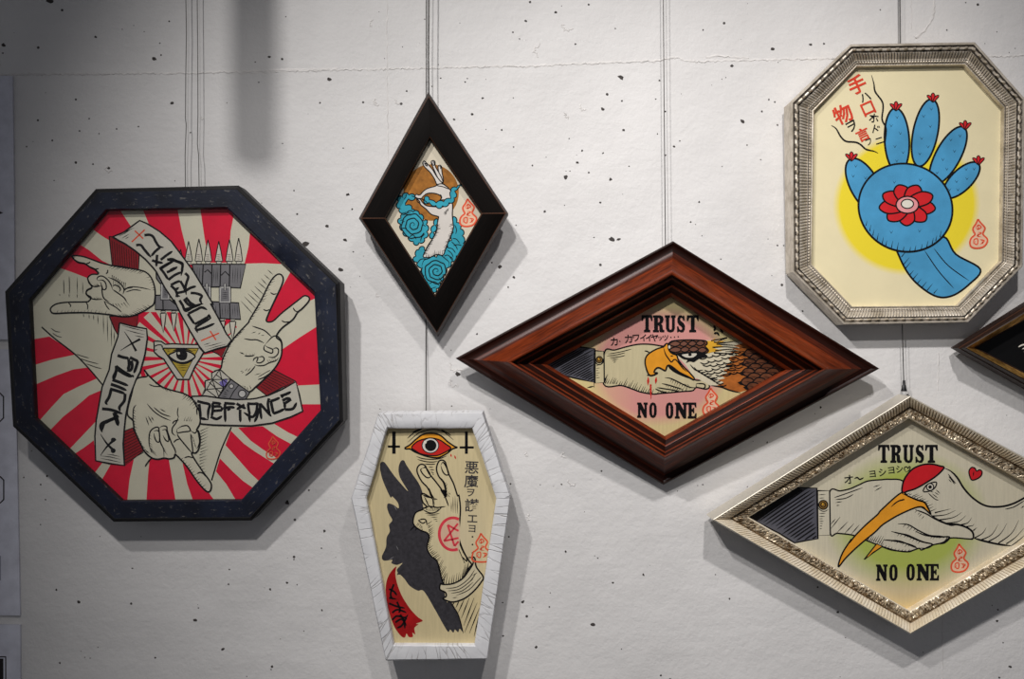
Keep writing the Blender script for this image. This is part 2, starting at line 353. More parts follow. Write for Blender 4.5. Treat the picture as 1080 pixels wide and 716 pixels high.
frame_rails(R_OCT, OCT_O, OCT_I, [(0, 2, 1, '', 0, 30), (0, 30, 1, '', 0), (.13, 32, 1, '', 0), (.17, 35.5, 0, '', 0), (.94, 35.5, 0, 'rough', .3), (1, 34, 1, '', 0), (1, 14, 1, '', 0, 34)], [M_NAVY, M_NAVYSIDE], seed=2)
R_BLK = root_of(BLK_O, 'framed_picture', 'small upright black wooden diamond frame, hand rising from teal clouds before an ochre disc', 0.14)
frame_rails(R_BLK, BLK_O, BLK_I, [(0, 2, 2, '', 0, 22), (0, 22, 2, '', 0), (.085, 28, 1, '', 0), (.11, 28.3, 0, '', 0), (.95, 28, 1, '', 0), (.975, 27.2, 0, '', 0), (1, 25, 0, '', 0), (1, 14, 0, '', 0, 25)], [M_BLACKW, M_WORN, M_BSIDE], seed=3, mitre=1)
R_COF = root_of(COF_O, 'framed_picture', 'white crackled coffin-shaped frame, picture of a raised hand and its black goat-headed shadow', 0.06)
frame_rails(R_COF, COF_O, COF_I, [(0, 2, 0, 'rough', .3, 34), (0, 34, 0, 'rough', .4), (.06, 36, 0, 'rough', .6), (.45, 36.4, 0, 'rough', .8), (.9, 36, 0, 'rough', .6), (1, 34.6, 0, 'rough', .3), (1, 26.8, 1, '', 0, 34.6), (1, 16, 1, '', 0, 34.6)], [M_WHITE, M_WHITE_RAW], seed=4)
R_BRN = root_of(BRN_O, 'framed_picture', 'wide glossy mahogany diamond frame, TRUST NO ONE picture of a hand held by an eagle', 0.14)
cove = [(t, 12+30*((t-.09)/.46)**2.5, 1 if t < .19 else 2 if t < .27 else 0, '', 0) for t in [.09+.46*k/9 for k in range(10)]]  # darkest tone along the outer edge, stepping lighter towards the crest
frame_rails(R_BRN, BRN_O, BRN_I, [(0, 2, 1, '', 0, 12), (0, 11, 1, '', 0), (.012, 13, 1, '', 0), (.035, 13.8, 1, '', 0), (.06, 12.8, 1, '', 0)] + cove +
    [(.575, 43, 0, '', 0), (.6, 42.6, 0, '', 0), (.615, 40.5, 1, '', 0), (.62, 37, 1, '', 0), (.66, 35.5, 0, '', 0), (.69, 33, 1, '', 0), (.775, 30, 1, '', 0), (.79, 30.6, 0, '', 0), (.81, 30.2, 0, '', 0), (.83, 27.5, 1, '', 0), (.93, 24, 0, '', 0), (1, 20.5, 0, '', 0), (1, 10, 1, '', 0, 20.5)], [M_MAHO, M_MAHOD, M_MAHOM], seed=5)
R_SLO = root_of(SLO_O, 'framed_picture', 'ornate silver octagonal frame with fluted border, blue picture on a yellow disc', 0.03)
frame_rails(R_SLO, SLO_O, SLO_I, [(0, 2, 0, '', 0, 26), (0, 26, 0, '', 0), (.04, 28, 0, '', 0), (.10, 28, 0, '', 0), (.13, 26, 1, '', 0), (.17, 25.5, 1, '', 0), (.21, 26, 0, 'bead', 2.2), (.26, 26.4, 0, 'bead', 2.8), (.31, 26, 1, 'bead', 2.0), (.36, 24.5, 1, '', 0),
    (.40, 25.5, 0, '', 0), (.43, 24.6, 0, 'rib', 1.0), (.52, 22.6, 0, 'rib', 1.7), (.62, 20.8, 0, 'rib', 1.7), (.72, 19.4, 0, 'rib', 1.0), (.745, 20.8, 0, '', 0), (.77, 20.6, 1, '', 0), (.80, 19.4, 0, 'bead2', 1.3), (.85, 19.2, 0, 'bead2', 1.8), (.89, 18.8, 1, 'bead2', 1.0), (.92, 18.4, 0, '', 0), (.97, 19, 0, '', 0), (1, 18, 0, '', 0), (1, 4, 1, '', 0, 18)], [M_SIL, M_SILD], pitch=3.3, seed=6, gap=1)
R_SLD = root_of(SLD_O, 'framed_picture', 'ribbed silver diamond frame, TRUST NO ONE picture of hand and red-crowned crane', 0.05)
frame_rails(R_SLD, SLD_O, SLD_I, [(0, 2, 4, '', 0, 33), (0, 34, 4, '', 0), (.025, 36, 4, '', 0), (.06, 36.4, 0, '', 0), (.09, 35.6, 0, '', 0), (.12, 34.4, 0, 'rib', 1.2), (.24, 31.6, 0, 'rib', 1.8), (.38, 27.6, 0, 'rib', 1.8), (.48, 24.6, 1, 'rib', 1.0), (.52, 23.4, 1, '', 0),
    (.56, 24, 2, 'fil', 1.4), (.63, 24.4, 2, 'fil', 2.4), (.70, 24.8, 2, 'fil', 2.6), (.77, 25, 2, 'fil', 2.6), (.84, 25, 2, 'fil', 2.2), (.91, 24.6, 2, 'fil', 1.2), (.955, 24.2, 0, '', 0), (1, 23.4, 0, '', 0), (1, 8, 3, '', 0, 23.4)], [M_SILW, M_SILB, M_FIL, M_GOLD, M_SILE], pitch=3.6, seed=7, gap=1)
R_GLD = root_of(GLD_O, 'framed_picture', 'dark umber diamond frame with a gilt slip and black picture, cut by the right edge', 0.06)
frame_rails(R_GLD, GLD_O, GLD_I, [(0, 2, 0, '', 0, 16), (0, 16, 0, '', 0), (.1, 20, 1, '', 0), (.16, 20, 0, '', 0), (.42, 29, 0, '', 0), (.5, 29.5, 2, '', 0), (.58, 29, 2, '', 0), (.82, 21, 2, '', 0), (.88, 20.5, 0, '', 0), (1, 16, 0, '', 0), (1, 8, 0, '', 0, 16)], [M_BSIDE, M_WORN, M_GOLD], seed=8)

# ---------------------------------------------------------------- drawn and painted pictures
# windows of the photograph the outlines were measured in: x, y, magnification
TILE = {k: v for k, v in dict(A=(0, 190, 5.967), B=(190, 190, 5.967), C=(0, 310, 5.967), D=(190, 310, 5.967), E=(0, 430, 5.967), F=(190, 430, 5.967), G=(100, 220, 5.967), H=(100, 400, 5.967),
    a1=(115, 225, 11.93), a2=(165, 270, 11.93), a3=(175, 315, 11.93), a4=(90, 340, 11.93), a5=(90, 390, 11.93), a6=(90, 435, 11.93), a7=(200, 405, 11.93), a8=(240, 395, 11.93),
    b1=(145, 340, 11.93), b2=(50, 260, 11.93), b3=(250, 280, 11.93), b4=(225, 340, 11.93), b5=(145, 440, 8.944), b6=(210, 380, 14.31), e1=(670, 325, 11.93), e2=(660, 355, 11.93),
    I=(370, 90, 5.967), J=(370, 200, 5.967), K=(370, 250, 5.967), i4=(400, 160, 8.95), i5=(400, 230, 8.95), L=(360, 425, 5.967), M=(360, 520, 5.967), N=(360, 596, 5.967),
    l4=(390, 445, 8.95), l5=(390, 515, 8.95), l6=(390, 595, 8.95), l7=(480, 470, 5.114), O=(570, 300, 7.16), P=(690, 300, 7.16), Q=(630, 380, 7.16), R=(620, 240, 5.967), S=(475, 310, 5.967),
    Y1=(780, 480, 7.16), Y2=(930, 480, 7.16), Y3=(880, 560, 7.16), Y4=(880, 410, 5.967), Y5=(735, 480, 5.967), X1=(825, 40, 5.967), X2=(900, 40, 5.967), X3=(825, 140, 5.967), X4=(900, 140, 5.967),
    X5=(825, 230, 5.967), X6=(900, 230, 5.967), X7=(870, 70, 7.16), X8=(1015, 225, 15.91)).items()}
def q(tile, s):
    """'x y x y ...' measured in one window -> photo pixels"""
    x0, y0, k = TILE[tile] if tile else (0, 0, 1)
    v = [float(t) for t in s.replace(',', ' ').split()]
    return [(x0+v[i]/k, y0+v[i+1]/k) for i in range(0, len(v), 2)]
def smooth(pts, closed=False, n=6):
    m = len(pts)
    if m < 3: return pts
    out = []
    for i in range(m if closed else m-1):
        if closed: a, b, c, d = pts[i-1], pts[i], pts[(i+1) % m], pts[(i+2) % m]
        else: a, b, c, d = pts[max(0, i-1)], pts[i], pts[i+1], pts[min(m-1, i+2)]
        k = max(2, min(n, int(math.hypot(c[0]-b[0], c[1]-b[1])/1.2)+1))
        for j in range(k):
            t = j/k; t2 = t*t; t3 = t2*t
            out.append(tuple(.5*((2*b[x])+(-a[x]+c[x])*t+(2*a[x]-5*b[x]+4*c[x]-d[x])*t2+(-a[x]+3*b[x]-3*c[x]+d[x])*t3) for x in (0, 1)))
    if not closed: out.append(pts[-1])
    return out
INK = flat('black ink', (15, 14, 16), .5, .2, var=.15)
LINE = 1.42             # overall pen weight
class Picture:
    def __init__(s, root, outline, h, ground):
        lean(root); s.root, s.h, s.lay = root, h, 0; s.v = []; s.f = []; s.mi = []; s.mats = [ground]; s.idx = {ground.name: 0}
        s.poly(outline, 0)
    def m(s, mat):
        if mat.name not in s.idx: s.idx[mat.name] = len(s.mats); s.mats.append(mat)
        return s.idx[mat.name]
    def hh(s, up=0): return s.h+.012*(s.lay+up)
    def poly(s, pts, mi, up=0):
        b = len(s.v); h = s.hh(up)
        s.v += [W(x, y, h) for x, y in pts]
        for t in tessellate_polygon([[Vector((x, y, 0)) for x, y in pts]]):
            s.f.append(tuple(b+i for i in t)); s.mi.append(mi)
    def fill(s, mat, pts, sm=True, same=False, edge=0, ink=None):
        if not same: s.lay += 1
        p = smooth(pts, True) if sm else pts
        s.poly(p, s.m(mat))
        if edge: s.line(p+[p[0]], edge, False, '', ink)
    def line(s, pts, w=1.0, sm=True, taper='b', mat=None):
        """inked stroke w pixels wide; taper b(oth) s(tart) e(nd) or nothing"""
        if len(pts) < 2: return
        p = smooth(pts) if sm else list(pts)
        if len(p) == 2: p = [p[0], ((p[0][0]+p[1][0])/2, (p[0][1]+p[1][1])/2), p[1]]
        n = len(p); mi = s.m(mat or INK); h = s.hh(.5); b = len(s.v)
        for i, (x, y) in enumerate(p):
            a = p[max(0, i-1)]; c = p[min(n-1, i+1)]; dx, dy = c[0]-a[0], c[1]-a[1]; l = math.hypot(dx, dy) or 1
            t = i/(n-1); k = 1
            if taper in ('b', 's'): k = min(k, .22+t*4)
            if taper in ('b', 'e'): k = min(k, .22+(1-t)*4)
            if taper == 'E': k = 1-.85*t
            if taper == 'S': k = .15+.85*t
            ww = w*k*LINE/2
            s.v += [W(x-dy/l*ww, y+dx/l*ww, h), W(x+dy/l*ww, y-dx/l*ww, h)]
        for i in range(n-1):
            s.f.append((b+2*i, b+2*i+1, b+2*i+3, b+2*i+2)); s.mi.append(mi)
    def lines(s, tile, txt, w=1.0, sm=True, taper='b', mat=None):
        """several strokes, one per ';'"""
        for part in txt.split(';'):
            if part.strip(): s.line(q(tile, part), w, sm, taper, mat)
    def ticks(s, path, dx, dy, n, w=.55, jit=.35, mat=None, curl=0):
        """n short hatch strokes growing from a path in direction (dx,dy)"""
        p = smooth(path); L = [0]
        for a, b in zip(p, p[1:]): L.append(L[-1]+math.hypot(b[0]-a[0], b[1]-a[1]))
        for k in range(n):
            d = L[-1]*(k+.5+random.uniform(-.2, .2))/n; i = max(j for j in range(len(L)) if L[j] <= d); i = min(i, len(p)-2)
            t = (d-L[i])/((L[i+1]-L[i]) or 1); x = p[i][0]+(p[i+1][0]-p[i][0])*t; y = p[i][1]+(p[i+1][1]-p[i][1])*t
            f = 1+random.uniform(-jit, jit)
            s.line([(x, y), (x+dx*f*.5+curl*dy*.15, y+dy*f*.5-curl*dx*.15), (x+dx*f, y+dy*f)], w, True, 'E', mat)
    def hatch(s, poly, ang, step, w=.8, keep=1.0, inset=.04, mat=None):
        """parallel pen strokes clipped to a polygon"""
        c, n = math.cos(ang), math.sin(ang); rot = [(x*c+y*n, -x*n+y*c) for x, y in poly]
        v = min(y for x, y in rot)+step*.6
        while v < max(y for x, y in rot):
            xs = []
            for (x0, y0), (x1, y1) in zip(rot, rot[1:]+rot[:1]):
                if (y0 > v) != (y1 > v): xs.append(x0+(v-y0)/(y1-y0)*(x1-x0))
            xs.sort()
            for a, b in zip(xs[::2], xs[1::2]):
                if random.random() > keep: continue
                l = b-a; a += l*random.uniform(0, inset*3); b -= l*random.uniform(0, inset*4)
                m = ((a+b)/2, v+random.uniform(-.15, .15))
                s.line([(x*c-y*n, x*n+y*c) for x, y in ((a, v), m, (b, v))], w, True, 'b', mat)
            v += step*random.uniform(.85, 1.15)
    def disc(s, mat, x, y, r, ry=None, same=False, n=20, edge=0):
        s.fill(mat, [(x+r*math.cos(2*math.pi*k/n), y+(ry or r)*math.sin(2*math.pi*k/n)) for k in range(n)], False, same, edge)
    def glyph(s, ch, x, y, size, rot=0, sx=1, mat=None, bold=0):
        """a written character, centred on photo pixel (x,y)"""
        cu = bpy.data.curves.new('g', 'FONT'); cu.body = ch; cu.size = 1; cu.offset = bold; cu.resolution_u = 2
        ob = bpy.data.objects.new('g', cu); COL.objects.link(ob); bpy.context.view_layer.update()
        me = bpy.data.meshes.new_from_object(ob.evaluated_get(bpy.context.evaluated_depsgraph_get()))
        bpy.data.objects.remove(ob); vs = [v.co for v in me.vertices]
        if not vs: return
        cx = (min(v.x for v in vs)+max(v.x for v in vs))/2; cy = (min(v.y for v in vs)+max(v.y for v in vs))/2
        hgt = max(max(v.y for v in vs)-min(v.y for v in vs), max(v.x for v in vs)-min(v.x for v in vs)); k = size/hgt; b = len(s.v); mi = s.m(mat or INK); c, sn = math.cos(rot), math.sin(rot)
        for v in vs:
            u, w = (v.x-cx)*k*sx, -(v.y-cy)*k
            s.v.append(W(x+u*c-w*sn, y+u*sn+w*c, s.hh(.5)))
        for p in me.polygons: s.f.append(tuple(b+i for i in p.vertices)); s.mi.append(mi)
        bpy.data.meshes.remove(me)
    def done(s, name='picture_panel'):
        me = bpy.data.meshes.new(name); me.from_pydata(s.v, [], s.f); me.polygons.foreach_set('material_index', s.mi)
        bm = bmesh.new(); bm.from_mesh(me)
        for f in bm.faces:
            f.normal_update()
            if f.normal.y > 0: f.normal_flip()
        bm.to_mesh(me); bm.free(); me.update()
        return link(name, me, s.mats, s.root)
def paper(name, rgb, sprays=(), grain=0, c0=None, var=.05):
    """picture ground; sprays are soft airbrushed colour patches: (x, y, radius x, radius y, rgb, strength, softness)"""
    t = NT(name); o = t.coords('Object', (1, 1, 1)); c = srgb(*rgb)
    mp = t.n('Mapping'); tc = t.n('TexCoord'); mp.inputs['Scale'].default_value = (1, 1, 1) if not grain else (60, 1, 5); t.l(tc.outputs['Object'], mp.inputs['Vector'])
    f = t.noise(mp.outputs['Vector'], 7 if grain else 30, 6, .6)
    base = t.ramp(f, [(.3, tuple(x*(1-var*(1.6 if grain else 1)) for x in c[:3])+(1,)), (.7, tuple(min(1, x*(1+var)) for x in c[:3])+(1,))])
    for x, y, rx, ry, col, stren, soft in sprays:
        p = W(x, y, 20)-c0
        m2 = t.n('Mapping'); m2.inputs['Location'].default_value = (-p.x/(rx*S), 0, -p.z/(ry*S)); m2.inputs['Scale'].default_value = (1/(rx*S), 0, 1/(ry*S))
        t.l(tc.outputs['Object'], m2.inputs['Vector'])
        ln = t.n('VectorMath', operation='LENGTH'); t.l(m2.outputs['Vector'], ln.inputs[0])
        k = t.ramp(ln.outputs['Value'], [(max(0, 1-soft), (stren,)*3+(1,)), (1.0, (0, 0, 0, 1))])
        base = t.mix(k, base, srgb(*col))
    t.l(base, t.b.inputs['Base Color']); t.b.inputs['Roughness'].default_value = .5; t.b.inputs['Specular IOR Level'].default_value = .25
    return t.m
SEAL = flat('vermilion seal ink', (222, 88, 58), .6, .2); SEAL_PALE = flat('pale seal bleed', (226, 190, 160), .6, .2)
def seal(p, x, y, hgt=30, bleed=True, flatbase=False, w=1.0, rot=0):
    """gourd-shaped red signature stamp"""
    k = hgt/480
    def z(txt):
        v = [float(t) for t in txt.split()]; return [(x+(v[i]-272)*k, y+(v[i+1]-340)*k) for i in range(0, len(v), 2)]
    g = z('265 98 300 150 375 235 372 275 345 335 362 370 418 430 408 500 345 562 235 582 150 555 130 480 155 412 215 355 192 305 182 250 230 175')
    if flatbase: g = z('265 98 300 150 375 235 372 275 345 335 362 370 418 430 420 580 130 580 130 430 155 412 215 355 192 305 182 250 230 175')
    if bleed: p.fill(SEAL_PALE, g)
    p.line(g+[g[0]], 1.3*w, True, '', SEAL)
    for st in ('228 245 270 196 318 232 262 268 228 245', '270 196 268 285', '262 318 320 330 250 375 318 395', '270 330 262 400', '190 515 200 440 258 430 252 520 205 500 225 455', '292 440 368 455 330 500 300 515', '330 445 350 520'):
        p.line(z(st), .95*w, True, 'b', SEAL)
# western slab letters on a 0..10 x 0..14 grid, two contours where a counter is cut out
SLAB = {'T': ['0 0 10 0 10.2 4.6 9 4.6 8 1.9 6.6 1.9 6.6 11.8 8 12.4 8 14 2 14 2 12.4 3.4 11.8 3.4 1.9 2 1.9 1 4.6 -.2 4.6'],
    'R': ['0 0 6.2 0 8.6 1 9.2 3.6 8.5 5.9 6.9 7 8.2 8.2 8.6 11.9 9.8 12.3 9.8 14 6.4 14 5.6 12.8 5.4 9 4.4 8 4.3 12 5.2 12.4 5.2 14 0 14 0 12.4 1.1 12 1.1 2 0 1.6', '4.3 2 5.6 2.2 6 3.9 5.6 5.7 4.3 6'],
    'U': ['0 0 4.8 0 4.8 1.7 4 2 4 10.6 4.6 12 6 12 6.6 10.6 6.6 2 5.8 1.7 5.8 0 10 0 10 1.7 9.2 2 9.2 11 8 13.4 5.2 14.2 2.4 13.4 1 11 1 2 0 1.7'],
    'S': ['8.6 .2 8.9 4.4 7.4 4.4 6.4 2.4 4.8 1.8 3.8 2.8 4.2 4.3 7.8 6.4 9.4 8.6 9.2 11.6 7.4 13.9 4.6 14.1 2.6 13.2 1.6 14 .4 14 .3 9.2 1.9 9.2 2.9 11.6 4.8 12.4 6.2 11.4 5.8 9.8 2.2 7.7 .7 5.6 .7 2.6 2.6 .2 5 -.1 6.6 .8 7.4 .2'],
    'N': ['0 0 3.8 0 7 6.6 7 2 6.1 1.6 6.1 0 10 0 10 1.6 9.1 2 9.1 14 6.8 14 3 6.2 3 12 3.9 12.4 3.9 14 0 14 0 12.4 .9 12 .9 2 0 1.6'],
    'O': ['5 -.2 7.8 .8 9.2 3.4 9.4 7 9.2 10.6 7.8 13.2 5 14.2 2.2 13.2 .8 10.6 .6 7 .8 3.4 2.2 .8', '5 1.9 4.1 2.9 3.8 7 4.1 11.1 5 12.1 5.9 11.1 6.2 7 5.9 2.9'],
    'E': ['0 0 8.8 0 9 4.2 7.8 4.2 6.8 1.9 4.2 1.9 4.2 5.8 5.2 5.6 5.6 4.6 6.8 4.6 6.8 9.2 5.6 9.2 5.2 8 4.2 7.8 4.2 12 6.9 12 8 9.4 9.3 9.4 9.1 14 0 14 0 12.4 1 12 1 2 0 1.6']}
def slabword(p, word, boxes):
    """boxes: (x0,y0,x1,y1) per letter in photo pixels"""
    for ch, (x0, y0, x1, y1) in zip(word, boxes):
        cs = []
        for c in SLAB[ch]:
            v = [float(t) for t in c.split()]; cs.append([(x0+v[i]/10*(x1-x0), y0+v[i+1]/14*(y1-y0)) for i in range(0, len(v), 2)])
        b = len(p.v); h = p.hh(.5)
        allp = [pt for c in cs for pt in c]; p.v += [W(x, y, h) for x, y in allp]; mi = p.m(INK)
        for t in tessellate_polygon([[Vector((x, y, 0)) for x, y in c] for c in cs]): p.f.append(tuple(b+i for i in t)); p.mi.append(mi)
def boxes(tile, xs, y0, y1):
    x0, yy, k = TILE[tile]; return [(x0+a/k, yy+y0/k, x0+b/k, yy+y1/k) for a, b in xs]
# paints
CREAM = flat('bare cream skin', (205, 200, 178), .5, .25, var=.04); RED = flat('sunburst red', (214, 12, 52), .45, .3, var=.06)
DRED = flat('deep red ribbon back', (140, 22, 30), .5, .25); PALE = flat('banner cream', (196, 192, 178), .5, .25, var=.04)
STEELG = flat('grey cartridge belt', (118, 116, 118), .5, .25); BRASS = flat('ochre yellow', (176, 152, 52), .5, .25); WHITEP = flat('white paint', (226, 220, 206), .5, .3, var=.03)
LILAC = flat('violet tint', (120, 108, 176), .5, .25); LIGHTG = flat('light grey stud', (190, 188, 184), .5, .25)
TEAL = flat('teal cloud', (52, 158, 178), .5, .25, var=.14); OCHRE = flat('ochre disc', (160, 104, 40), .5, .25, var=.3, scale=110); BONE = flat('bone white', (214, 208, 200), .5, .25, var=.05)
SHADOWINK = flat('charcoal wash', (54, 52, 56), .6, .25, var=.28, scale=220); BLOOD = flat('blood red brush', (158, 20, 22), .5, .25, var=.25); EYERED = flat('iris red', (196, 36, 30), .5, .25)
ORANGE = flat('orange paint', (226, 152, 40), .5, .25, var=.1); PENTA = flat('crimson spray', (212, 62, 74), .6, .2); SLATE = flat('slate sleeve', (84, 84, 92), .5, .25, var=.1)
BROWN = flat('feather brown', (104, 62, 40), .5, .25, var=.3, scale=160); RUST = flat('rust feather', (168, 96, 40), .5, .25, var=.25, scale=120); GOLDY = flat('golden feather', (224, 170, 50), .5, .25, var=.12)
CROWN = flat('crane crown red', (198, 30, 38), .5, .25, var=.08); BTN = flat('bronze button', (146, 110, 52), .4, .4, .3); FROST = flat('crane white', (206, 200, 184), .5, .25, var=.04)
CBLUE = flat('sky blue paint', (74, 152, 196), .45, .3, var=.16, scale=25); CHAIR_RED = flat('signal red', (206, 34, 40), .45, .3); PINK = flat('petal pink', (226, 150, 152), .5, .25); TXTRED = flat('brush red', (212, 62, 38), .5, .25)

# ---- navy octagon: sunburst, three hands, banners
p = Picture(R_OCT, grow(OCT_I, 1.03), 27, paper('sunburst cream', (204, 200, 178)))
ray = lambda *parts: p.fill(RED, [pt for t, s in parts for pt in q(t, s)], False, True)
p.lay += 1
ray(('A', '640 170 755 188 790 240 830 300 840 380 690 380 640 350 570 298'))
ray(('A', '492 398 560 440 640 505 720 545 660 600 555 618 470 585 350 542'))
ray(('G', '295 -12 518 -12 545 130 588 300 640 420 500 420 420 250 345 110'))
ray(('G', '662 -12 848 -12 874 45 855 140 842 340 720 340 690 180'))
ray(('B', '440 328 520 392 640 528 520 522 405 525 430 420'))
ray(('', '306.6 286.4 335 310 336 313 325 318 285 348 276 344 282 330 299 300'))
ray(('D', '900 185 860 205 750 275 640 350 600 430 600 480 720 545 745 576 900 568'))
ray(('F', '905 -22 910 15 745 186 680 155 590 100 700 60 775 10 765 -22'))
ray(('F', '365 125 520 116 610 180 712 235 640 345 590 305 525 265 445 208'))
ray(('F', '318 143 400 225 470 275 605 360 500 465 440 410 370 330 285 235'))
ray(('F', '250 318 330 400 395 460 460 505 400 600 356 590 290 480 225 400'))
ray(('F', '12 335 40 360 140 500 180 535 225 595 83 590 45 480'))
ray(('H', '345 500 465 500 485 620 508 760 325 760 335 600'))
ray(('E', '700 350 842 325 815 450 800 595 765 600 640 455'))
ray(('E', '590 205 605 330 645 345 588 420 455 300 530 250'))
ray(('', '108 411 101 444.5 72.5 474.5 52 454.5 66.5 439.5 80.5 428.5 94 417'))
ray(('C', '548 463 460 475 350 515 200 580 210 730'), ('E', '215 85 240 90'), ('C', '330 705 400 630 500 580 614 530'))
ray(('C', '180 290 310 268 390 320 470 382 330 412 190 455'))
p.fill(RED, q('', '116 332 150 329 180 329 240 333 250 345 234 362 236 395 216 424 190 428 150 400 146 385 153 360'), False)
CX, CY = 196, 378
for k in range(26):
    a = 2*math.pi*(k+.5)/26; d = .062+.012*(k % 3); r = 62
    if math.sin(a) > .35: r = 46
    p.fill(CREAM, [(CX, CY), (CX+r*math.cos(a-d), CY+r*math.sin(a-d)), (CX+r*math.cos(a+d), CY+r*math.sin(a+d))], False, k > 0)
# cream rays spilling past the small burst are trimmed by these grounds
p.fill(RED, q('D', '620 420 640 350 600 480 745 576 560 600 480 590'), False)
# ribbon backs
p.fill(DRED, q('G', '90 175 200 190 280 280 275 385 180 365 110 355'), False, edge=.9)
for k in range(11): p.line(q('G', f'{108+k*15} {200+k*8} {118+k*14.4} {352+k*3}'), .45, False, '')
p.fill(DRED, q('C', '688 140 870 135 860 215 745 265 720 220'), False, edge=.9)
p.fill(DRED, q('D', '590 478 725 548 640 590 545 640 480 590 540 530'), False, edge=.9)
for k in range(8): p.line(q('D', f'{575-k*10} {495+k*12} {700-k*20} {552+k*9}'), .45, False, '')
p.fill(DRED, q('D', '180 350 295 330 260 400 240 380'), False, edge=.8)
p.fill(DRED, q('E', '775 150 835 125 905 270 785 365'), False, edge=.9)
for k in range(10): p.line(q('E', f'{782} {170+k*20} {842+k*7} {145+k*15}'), .45, False, '')
# construction lines behind the hands
p.lines('C', '262 208 350 285 470 378 560 470 648 575', 1.1, taper='')
p.lines('F', '322 122 260 260 215 400 198 458', 1.1, taper='')
p.lines('C', '480 378 520 392 560 403;500 405 560 425 620 440;540 438 600 460 640 470;320 215 350 235 380 240;330 245 360 265 390 272', .6)
p.lines('A', '400 625 402 680 402 716;435 605 437 660 437 716;485 610 487 716;520 640 521 716', .6)
p.lines('C', '375 0 377 12;435 0 436 22;485 0 486 25;525 125 527 145;560 128 562 155;588 130 590 165;615 132 617 190;650 130 652 250;675 135 678 300;700 180 702 330;718 235 719 300', .65)
for k in range(9): p.line(q('b3', f'{385-k*42} {60+k*48+random.uniform(-9,9)} {450-k*33+(40 if k>2 else 0)-k*3} {112+k*66-(30 if k>5 else 0)}'), .65, False)
for k in range(15): p.line(q('H', f'{665+(-6 if k>7 else 0)} {325+k*19} {715+random.uniform(-10,8)-k*1.2} {300+k*20}'), .6, False, 'E')
# cartridge belt
for x, y in [(540, 255), (590, 205), (655, 190), (712, 195), (780, 205), (847, 195), (905, 185)]:
    p.fill(FROST, q('G', f'{x} {y} {x+14} {y+65} {x+24} 330 {x-24} 330 {x-13} {y+65}'), False, edge=.75)
    for k in range(4): p.line(q('G', f'{x-15} {290+k*11} {x+14} {287+k*11}'), .4, False)
    p.fill(PALE, q('G', f'{x-18} 332 {x+18} 332 {x+13} 342 {x+20} 352 {x-20} 352 {x-13} 342'), False, edge=.6)
p.fill(STEELG, q('G', '612 350 950 350 915 500 800 492 640 495'), False, edge=1.0)
p.fill(STEELG, q('G', '728 585 905 593 917 697 775 690'), False, edge=1.0)
p.fill(STEELG, q('G', '385 388 440 400 480 470 410 470 388 440'), False, edge=1.0)
p.fill(STEELG, q('G', '382 545 440 545 505 600 545 640 380 635'), False, edge=1.0)
p.lines('G', '682 352 676 495;737 352 735 495;792 352 788 495;850 352 846 498;785 590 790 690;848 592 852 695;428 545 430 635;690 400 710 385 735 410;795 420 820 395 850 425', .9, False, '')
for x in (630, 645, 660, 750, 765, 775, 870, 885, 900, 918): p.line(q('G', f'{x} 370 {x-4} 470'), .4, False)
for x in (745, 760, 800, 820, 835, 865, 880, 895): p.line(q('G', f'{x} 605 {x+4} 680'), .4, False)
for x0, x1 in ((680, 730), (783, 855), (415, 470)):
    y0 = 490 if x0 > 500 else 470; y1 = y0+105
    p.fill(STEELG, q('G', f'{x0} {y0} {x1} {y0} {x1} {y1} {x0} {y1}'), False, edge=.7)
    p.line(q('G', f'{x0+6} {y0+5} {x1-6} {y0+5} {x1-4} {y1-8} {x0+4} {y1-8} {x0+6} {y0+5}'), 1.3, False, '', LIGHTG)
    for k in range(4): p.line(q('G', f'{x0+18} {y0+40+k*11} {x1-16} {y0+38+k*11}'), .45, False)
    p.fill(LIGHTG, q('G', f'{(x0+x1)/2-7} {y0-18} {(x0+x1)/2+7} {y0-18} {(x0+x1)/2+5} {y0+25} {(x0+x1)/2-5} {y0+25}'), False, edge=.5)
for t, x, y0, y1, w in [('G', 430, 655, 780, 18), ('G', 497, 655, 770, 18), ('D', 330, 170, 285, 20), ('D', 265, 168, 270, 18)]:
    p.fill(PALE, q(t, f'{x-w*.8} {y0-12} {x+w*.8} {y0-12} {x+w*.6} {y0} {x-w*.6} {y0}'), False, edge=.6)
    p.fill(FROST, q(t, f'{x-w} {y0+4} {x+w} {y0+4} {x+w*.55} {(y0+y1)/2+12} {x} {y1} {x-w*.55} {(y0+y1)/2+12}'), False, edge=.75)
# left hand: horns to the left
L1 = q('A', '455 475 520 480 580 500 640 522 700 536 780 550 850 560 915 578 955 620 975 690')+q('C', '970 55 940 85 895 112 830 138 765 142 690 130 560 118 440 118 345 122 322 112 318 92 340 70 375 58 430 52 540 50 560 44')+q('b2', '550 640 490 600 500 555 560 515 520 440 510 390 560 350 640 345 600 290 540 260 470 215 390 200 335 160')
p.fill(CREAM, L1, edge=1.15)
p.lines('b2', '320 110 335 155 390 195 470 212 525 250 600 285 660 340;760 290 755 325 735 345;490 212 520 208 540 190;560 275 600 285 650 275;510 390 520 450 560 490 600 505 680 495;560 510 500 545 490 590 530 640 600 665 700 665;640 430 622 405 650 375 700 375 760 420 800 480 820 540;640 430 680 420 720 440 740 490 735 535 700 540 685 500 665 440;685 500 690 580 710 650 780 700;760 385 860 425 930 480 965 540 950 600;820 500 850 485 900 505 920 540 900 570;820 540 880 580 960 640 1000 700;960 560 1000 525 1074 515', 1.0)
p.lines('A', '775 690 820 672 880 675 950 690;790 705 840 690 890 695', .8)
p.lines('C', '430 55 445 72 440 85;540 52 552 72 550 100;655 42 670 75 690 100;660 45 730 85 765 115', .9)
